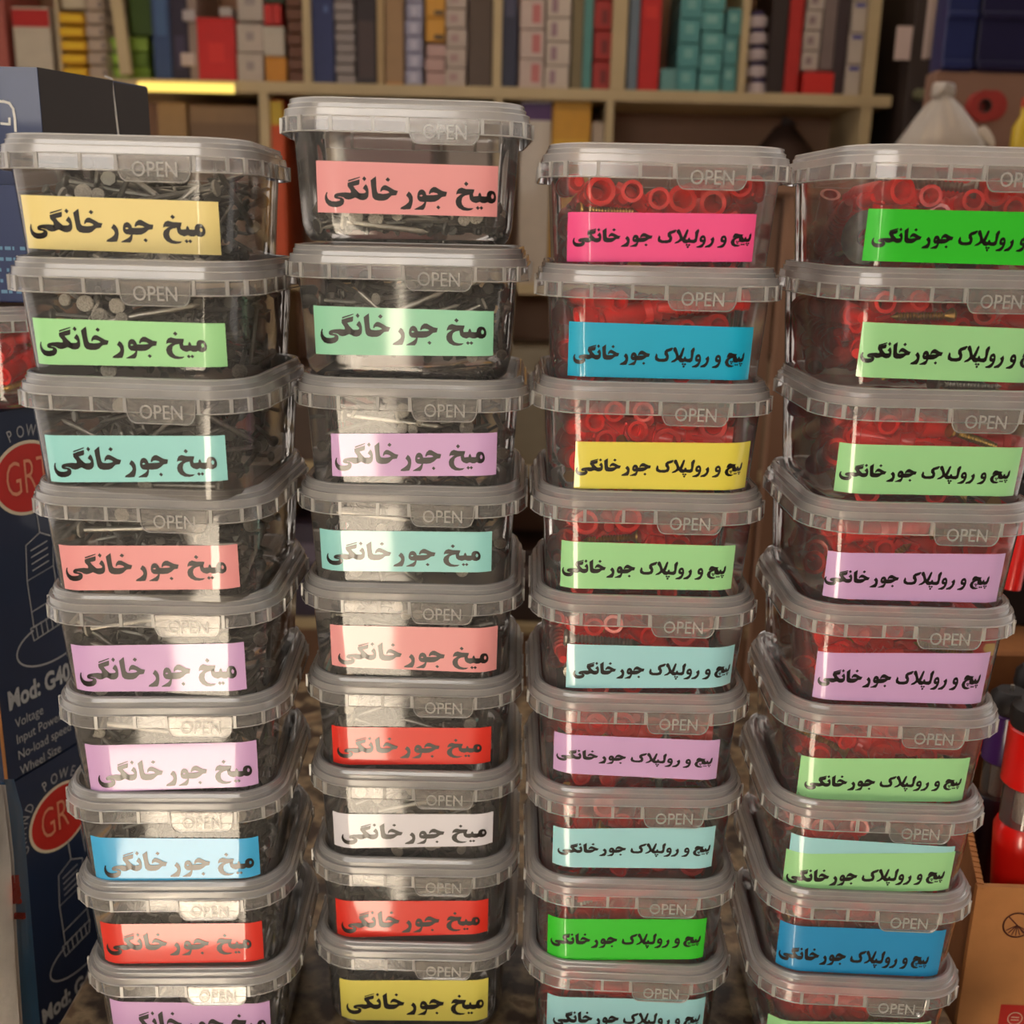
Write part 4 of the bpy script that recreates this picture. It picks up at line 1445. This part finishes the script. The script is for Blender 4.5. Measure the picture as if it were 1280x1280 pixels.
G(628, 647, -40, bt(636), (38, 40, 66), 'dark navy box beside the upright', marks=((70, 70, 96), .2, .8, .6, .8))
G(650, 680, -40, bt(664), (196, 176, 168), 'white box in the first of two white piles', 'first pile of white boxes', stack=4, marks=((186, 110, 110), .5, .85, .2, .85))
G(683, 713, -40, bt(698), (196, 182, 170), 'white box in the second of two white piles', 'second pile of white boxes', stack=5, marks=((150, 120, 130), .2, .45, .2, .8))
G(716, 729, -40, bt(722), (120, 106, 74), 'olive folder beside the white piles')
G(730, 741, -40, bt(735), (84, 140, 136), 'thin teal folder beside the olive one')
G(743, 764, -40, bt(752), (170, 46, 42), 'red box in the pile beside the teal folder', 'red boxes beside the teal folder', stack=4, gap=.004, marks=((120, 30, 28), .4, .8, .2, .7))
G(787, 799, -40, bt(792), (110, 124, 140), 'thin blue grey folder beside the thick upright')
G(801, 826, -40, bt(812), (196, 24, 22), 'tall bright red file box', marks=((214, 44, 36), .2, .8, .6, .7))
G(826, 847, 86, bt(836), (100, 150, 148), 'small teal box at the foot of the dark gap')
G(849, 875, -40, bt(862), (84, 150, 150), 'teal box in the first tall teal pile', 'first pile of teal boxes', stack=5, marks=((120, 176, 172), .3, .7, .4, .8))
G(878, 905, -40, bt(890), (90, 156, 154), 'teal box in the second tall teal pile', 'second pile of teal boxes', stack=6, marks=((130, 184, 178), .2, .7, .4, .8))
G(906.3, 923.5, 9, bt(918), (84, 146, 146), 'teal box in the lowest teal pile', 'third pile of teal boxes', stack=3, marks=((130, 180, 176), .2, .7, .5, .8))
for j in range(5):
    yj = bt(950) - 11 - j * 21
    a = at(950, yj, Y + .02)
    r = empty('tape_roll', a + Vector((0, .03, -.012)), 0, ['lowest', 'fourth', 'third', 'second', 'topmost'][j] + ' white roll in the column of rolls on the shelf', 'roll', 'column of white rolls')
    MB().lathe([(0, .021), (.1, .024), (.9, .024), (1, .021)], (0, 0, -.010), (0, 0, .014), 20).build('roll_body', paint((196, 184, 190), .5, .1, 30), r, 40)
    MB().lathe([(0, .016), (1, .016)], (0, 0, .0142), (0, 0, .024), 16).build('roll_core', paint((70, 56, 96), .5, .1, 30), r, 40)
G(964, 984, -40, bt(975), (44, 30, 28), 'dark file box beside the column of rolls')
G(986, 1003, -40, bt(995), (180, 36, 30), 'narrow red box above the low red one')
G(1004, 1042, 90, bt(1020), (204, 40, 32), 'low bright red box lying on the shelf', fy=Y + .004)
G(1008, 1028, -40, 88, (184, 170, 160), 'white box in the pile above the low red box', 'white boxes above the low red box', stack=5, marks=((140, 120, 120), .2, .6, .3, .7))
G(1030, 1046, -40, 88, (120, 104, 100), 'grey box above the low red box')
G(1046, 1061, -40, bt(1053), (60, 46, 50), 'dark narrow box beside the white pile with blue marks')
G(1062.5, 1081, -40, bt(1075), (190, 178, 166), 'white box with a blue mark in the outermost pile', 'white boxes with blue marks', stack=4, marks=((80, 80, 150), .2, .85, .82, .95))

# lower row
def G2(px0, px1, py0, rgb, label, zfloor=None, **k):
    yy = Y + k.pop('setback', .02)
    zf = rows_z[2] + BT / 2 + .0004
    d = (at((px0 + px1) / 2, py0, yy).z - zf)
    xa, xb = at(px0, py0, yy).x, at(px1, py0, yy).x
    org = Vector(((xa + xb) / 2, yy, zf))
    r = empty(k.get('name', 'box'), org, 0, label, k.get('cat', 'box'), k.get('group'))
    w = xb - xa
    dep = k.get('dep', .19)
    d = min(d, zs - BT / 2 - .002 - zf)
    MB().box((0, dep / 2, d / 2), (w, dep, d), bev=.002).build('box_body', paint(rgb, .5, .15, 30, 0, .15), r)
    if k.get('band'):
        bc, t0, t1 = k['band']
        MB().box((0, -.0004, d * (t0 + t1) / 2), (w * .99, .001, d * (t1 - t0))).build('colour_band', paint(bc, .5, .1, 30), r)
    return r
G2(196, 232, 128, (150, 118, 78), 'tan box in the lower cubby under the strip light')
G2(236, 322, 132, (128, 100, 72), 'wide brown carton in the lower cubby', band=((110, 84, 60), .1, .9))
G2(338, 353, 124, (206, 80, 30), 'narrow orange box in the lower row', band=((200, 170, 50), .86, .99))
G2(390, 420, 118, (150, 134, 100), 'pale box in the lower row behind the tallest stack')
G2(430, 540, 140, (110, 50, 40), 'dark red box behind the tallest stack')
G2(560, 612, 128, (130, 110, 96), 'grey box behind the tallest stack')
G2(652, 690, 124, (186, 172, 156), 'white box with purple top in the lower row', band=((80, 44, 100), .90, .99))
G2(692, 740, 117, (206, 150, 34), 'yellow box in the lower row', band=((214, 164, 44), .5, .8))
G2(741, 755.5, 152, (176, 160, 144), 'small pale box in the lower row beside the upright')
hump = at(980, 170, Y + .12)
r = empty('dark_bag', (hump.x, hump.y, rows_z[2] + BT / 2 + .0006), 0, 'dark rounded bag in the open cubby', 'bag')
hh = at(1000, 158, Y + .12).z - (rows_z[2] + BT / 2)
MB().lathe([(0, .07), (.1, .085), (.6, .09), (.85, .065), (1, .02)], (0, 0, 0), (0, 0, hh), 20).build('bag_body', paint((60, 40, 34), .7, .2, 12), r, 40)
MB().lathe([(0, .012), (1, .02)], (0, 0, hh - .004), (0.01, 0, hh + .012), 8).build('bag_knot', paint((50, 34, 30), .7, .2, 12), r, 40)
# rows further down, seen in slivers between the stacks
rr = random.Random(21)
pal = [(60, 44, 40), (110, 40, 34), (40, 60, 70), (150, 140, 120), (30, 110, 112), (80, 60, 48), (60, 50, 70), (140, 120, 96)]
names = ['dark brown', 'dull red', 'slate blue', 'cream', 'teal', 'brown', 'plum', 'tan']
for k in (0, 1):
    x = xl + .05
    j = 0
    prev = 'end panel'
    while x < xr - .15:
        w = rr.uniform(.09, .16)
        h = rr.uniform(.16, .34)
        c = rr.randrange(8)
        hit = [u for u in (px_x(330, 150), px_x(623, 150), px_x(762, 150), px_x(1083, 150)) if x - .014 < u < x + w + .014]
        if hit:
            x = hit[0] + .016
        zf = rows_z[k] + BT / 2 + .0004
        r = empty('box', (x + w / 2, Y + .02, zf), 0, '%s box next to the %s on the %s shelf behind the stacks' % (names[c], prev, ('lowest', 'second lowest')[k]), 'box', '%s boxes on the %s shelf' % (names[c], ('lowest', 'second lowest')[k]))
        MB().box((0, .1, h / 2), (w, .2, h), bev=.002).build('box_body', paint(pal[c], .5, .15, 30), r)
        MB().box((0, -.0005, h * .7), (w * .6, .001, h * .2)).build('printed_panel', paint(tuple(min(255, v + 50) for v in pal[c]), .5, .1, 30), r)
        prev = names[c] + ' box'
        x += w + rr.uniform(.005, .02)
        j += 1

# ------------------------------------------------------------------ corner at the far side: dark cabinet, blue crates, bag
Y2 = 2.3
a = at(1104, -40, 2.45); b = at(1170, 400, 2.45)
a.x = xr + .045
dk = empty('dark_cabinet', ((a.x + b.x) / 2, 2.45, 0), 0, 'dark cabinet beside the shelf unit with a small white notice', 'cabinet')
MB().box((0, .2, a.z / 2), (b.x - a.x, .4, a.z), bev=.004).build('cabinet_body', paint((46, 32, 26), .6, .2, 14), dk)
p = at(1129, 54, 2.449)
MB().box((p.x - dk.location.x, -.002, p.z), (.033, .003, .066)).build('notice', paint((190, 168, 160), .6, .05, 30), dk)
p = at(1148, 118, 2.44)
MB().lathe([(0, .010), (.7, .012), (1, .006)], (p.x - dk.location.x, -.03, p.z), (p.x - dk.location.x, .0, p.z), 14).build('handle', paint((140, 140, 110), .4, .1, 30, .5), dk)
# pale side wall panel and the blue crates on it
pw = at(1178, 85, 2.05)
o = tag(MB().box((pw.x + .30, 2.105, pw.z / 2), (.60, .05, pw.z), bev=.004).build('partition_board', paint((134, 100, 82), .7, .12, 8)), 'pale brown board standing under the blue crates', 'board')
for px0, px1, rgb, lab in ((1180, 1222, (28, 38, 88), 'blue plastic crate on the pale board beside the dark cabinet'), (1223, 1310, (22, 18, 58), 'dark navy plastic crate beside the blue one')):
    xa, xb = at(px0, 40, 2.08).x, at(px1, 40, 2.08).x
    z0_ = pw.z + .0005
    z1_ = at(px0, -40, 2.08).z
    r = empty('crate', ((xa + xb) / 2, 2.08, z0_), 0, lab, 'crate')
    h = z1_ - z0_
    w = xb - xa
    mt = paint(rgb, .4, .2, 12, 0, .2)
    MB().box((0, .03, h / 2), (w - .004, .06, h), bev=.004).build('crate_body', mt, r)
    MB().box((0, -.003, h * .55), (w * .9, .006, .012), bev=.002).build('crate_rim', mt, r)
    MB().box((0, -.003, .010), (w * .9, .006, .014), bev=.002).build('crate_rim', mt, r)
p = at(1163, 28, 2.2)
o = tag(MB().box((p.x, 2.2, p.z), (.012, .02, .13), bev=.002).build('white_post', paint((170, 150, 140), .5, .1, 20)), 'short pale post between the dark cabinet and the blue crate', 'post')
for k_, (px, py) in enumerate(((1228, 133), (1246, 131))):
    p = at(px, py, 2.0)
    r = empty('tape_roll', p, 0, 'red tape roll hung on the pale board, %s' % ('beside the white bag' if k_ == 0 else 'beside the yellow bottle'), 'roll', 'red rolls on the pale board')
    m = MB()
    R1, r1 = .026, .012
    rs = []
    for q, yy in ((r1, -.012), (R1, -.012), (R1, .012), (r1, .012), (r1, -.012)):
        rs.append([(q * math.cos(2 * math.pi * j / 28), yy + k_ * .03, q * math.sin(2 * math.pi * j / 28)) for j in range(28)])
    m.rings(rs).build('roll_body', paint((150, 46, 40), .5, .12, 30), r, 40)
    m = MB()
    rs = []
    for q, yy in ((r1 * .8, -.0125), (r1 * .99, -.0125), (r1 * .99, .0125), (r1 * .8, .0125), (r1 * .8, -.0125)):
        rs.append([(q * math.cos(2 * math.pi * j / 24), yy + k_ * .03, q * math.sin(2 * math.pi * j / 24)) for j in range(24)])
    m.rings(rs).build('roll_core', paint((60, 40, 34), .6, .12, 30), r, 40)
p = at(1276, 186, 1.9)
r = empty('bottle', p + Vector((0, 0, -.06)), 0, 'yellow bottle at the foot of the pale board', 'bottle')
MB().lathe([(0, .016), (.05, .018), (.75, .018), (.9, .008), (1, .008)], (0, 0, 0), (0, 0, .125), 18).build('bottle_body', paint((200, 170, 40), .3, .1, 30, 0, .4), r, 40)
MB().lathe([(0, .009), (1, .009)], (0, 0, .1252), (0, 0, .140), 12).build('bottle_cap', paint((180, 60, 30), .4, .1, 30), r, 40)
tz = p.z - .06
tb2 = empty('work_table', (p.x - .12, 1.95, 0), 0, 'low table carrying the white bag behind the last stack', 'table')
MB().box((0, 0, tz - .012), (.60, .22, .022), bev=.002).build('table_top', WOODD_M, tb2)
for sx in (-.26, .26):
    for sy in (-.09, .09):
        MB().box((sx, sy, (tz - .023) / 2), (.03, .03, tz - .023)).build('leg', WOODD_M, tb2)
# knotted plastic bag
top = at(1176, 108, 1.93)
base_z = tz
hb = top.z - base_z
bg = empty('plastic_bag', (at(1180, 180, 1.93).x, 1.93, base_z), 0, 'knotted white plastic bag on the table behind the last stack', 'bag')
m = MB()
rs = []
n = 36
rb = random.Random(4)
for t, rr_ in ((0, .05), (.03, .078), (.25, .085), (.45, .072), (.62, .052), (.78, .032), (.88, .016), (.93, .010)):
    ring = []
    for j in range(n):
        a = 2 * math.pi * j / n
        q = rr_ * (1 + .07 * math.sin(7 * a + t * 5) + .04 * math.sin(13 * a + 2 * t) * (1 + t))
        ring.append(((q * math.cos(a)) - .012 * t, q * .8 * math.sin(a), hb * t))
    rs.append(ring)
m.rings(rs, True, True, True).build('bag_body', BAG_M, bg, 60)
m = MB()
for s in (-1, 1):
    m.lathe([(0, .008), (.5, .016), (1, .004)], (-.012, 0, hb * .92), (-.012 + s * .018, .004 * s, hb * 1.02), 10)
m.build('bag_handles', BAG_M, bg, 60)
m = MB()
for j, s in enumerate((-.6, -.2, .25, .6)):
    m.lathe([(0, .020), (1, .020)], (s * .06, .01, .02 + .012 * j), (s * .06 + .03, -.02, .05 + .01 * j), 10)
tag(m.build('goods', paint((190, 176, 160), .5, .2, 20)), 'pale goods showing through the white plastic bag', 'goods', None, 'stuff')
bpy.data.objects['goods'].location = bg.location
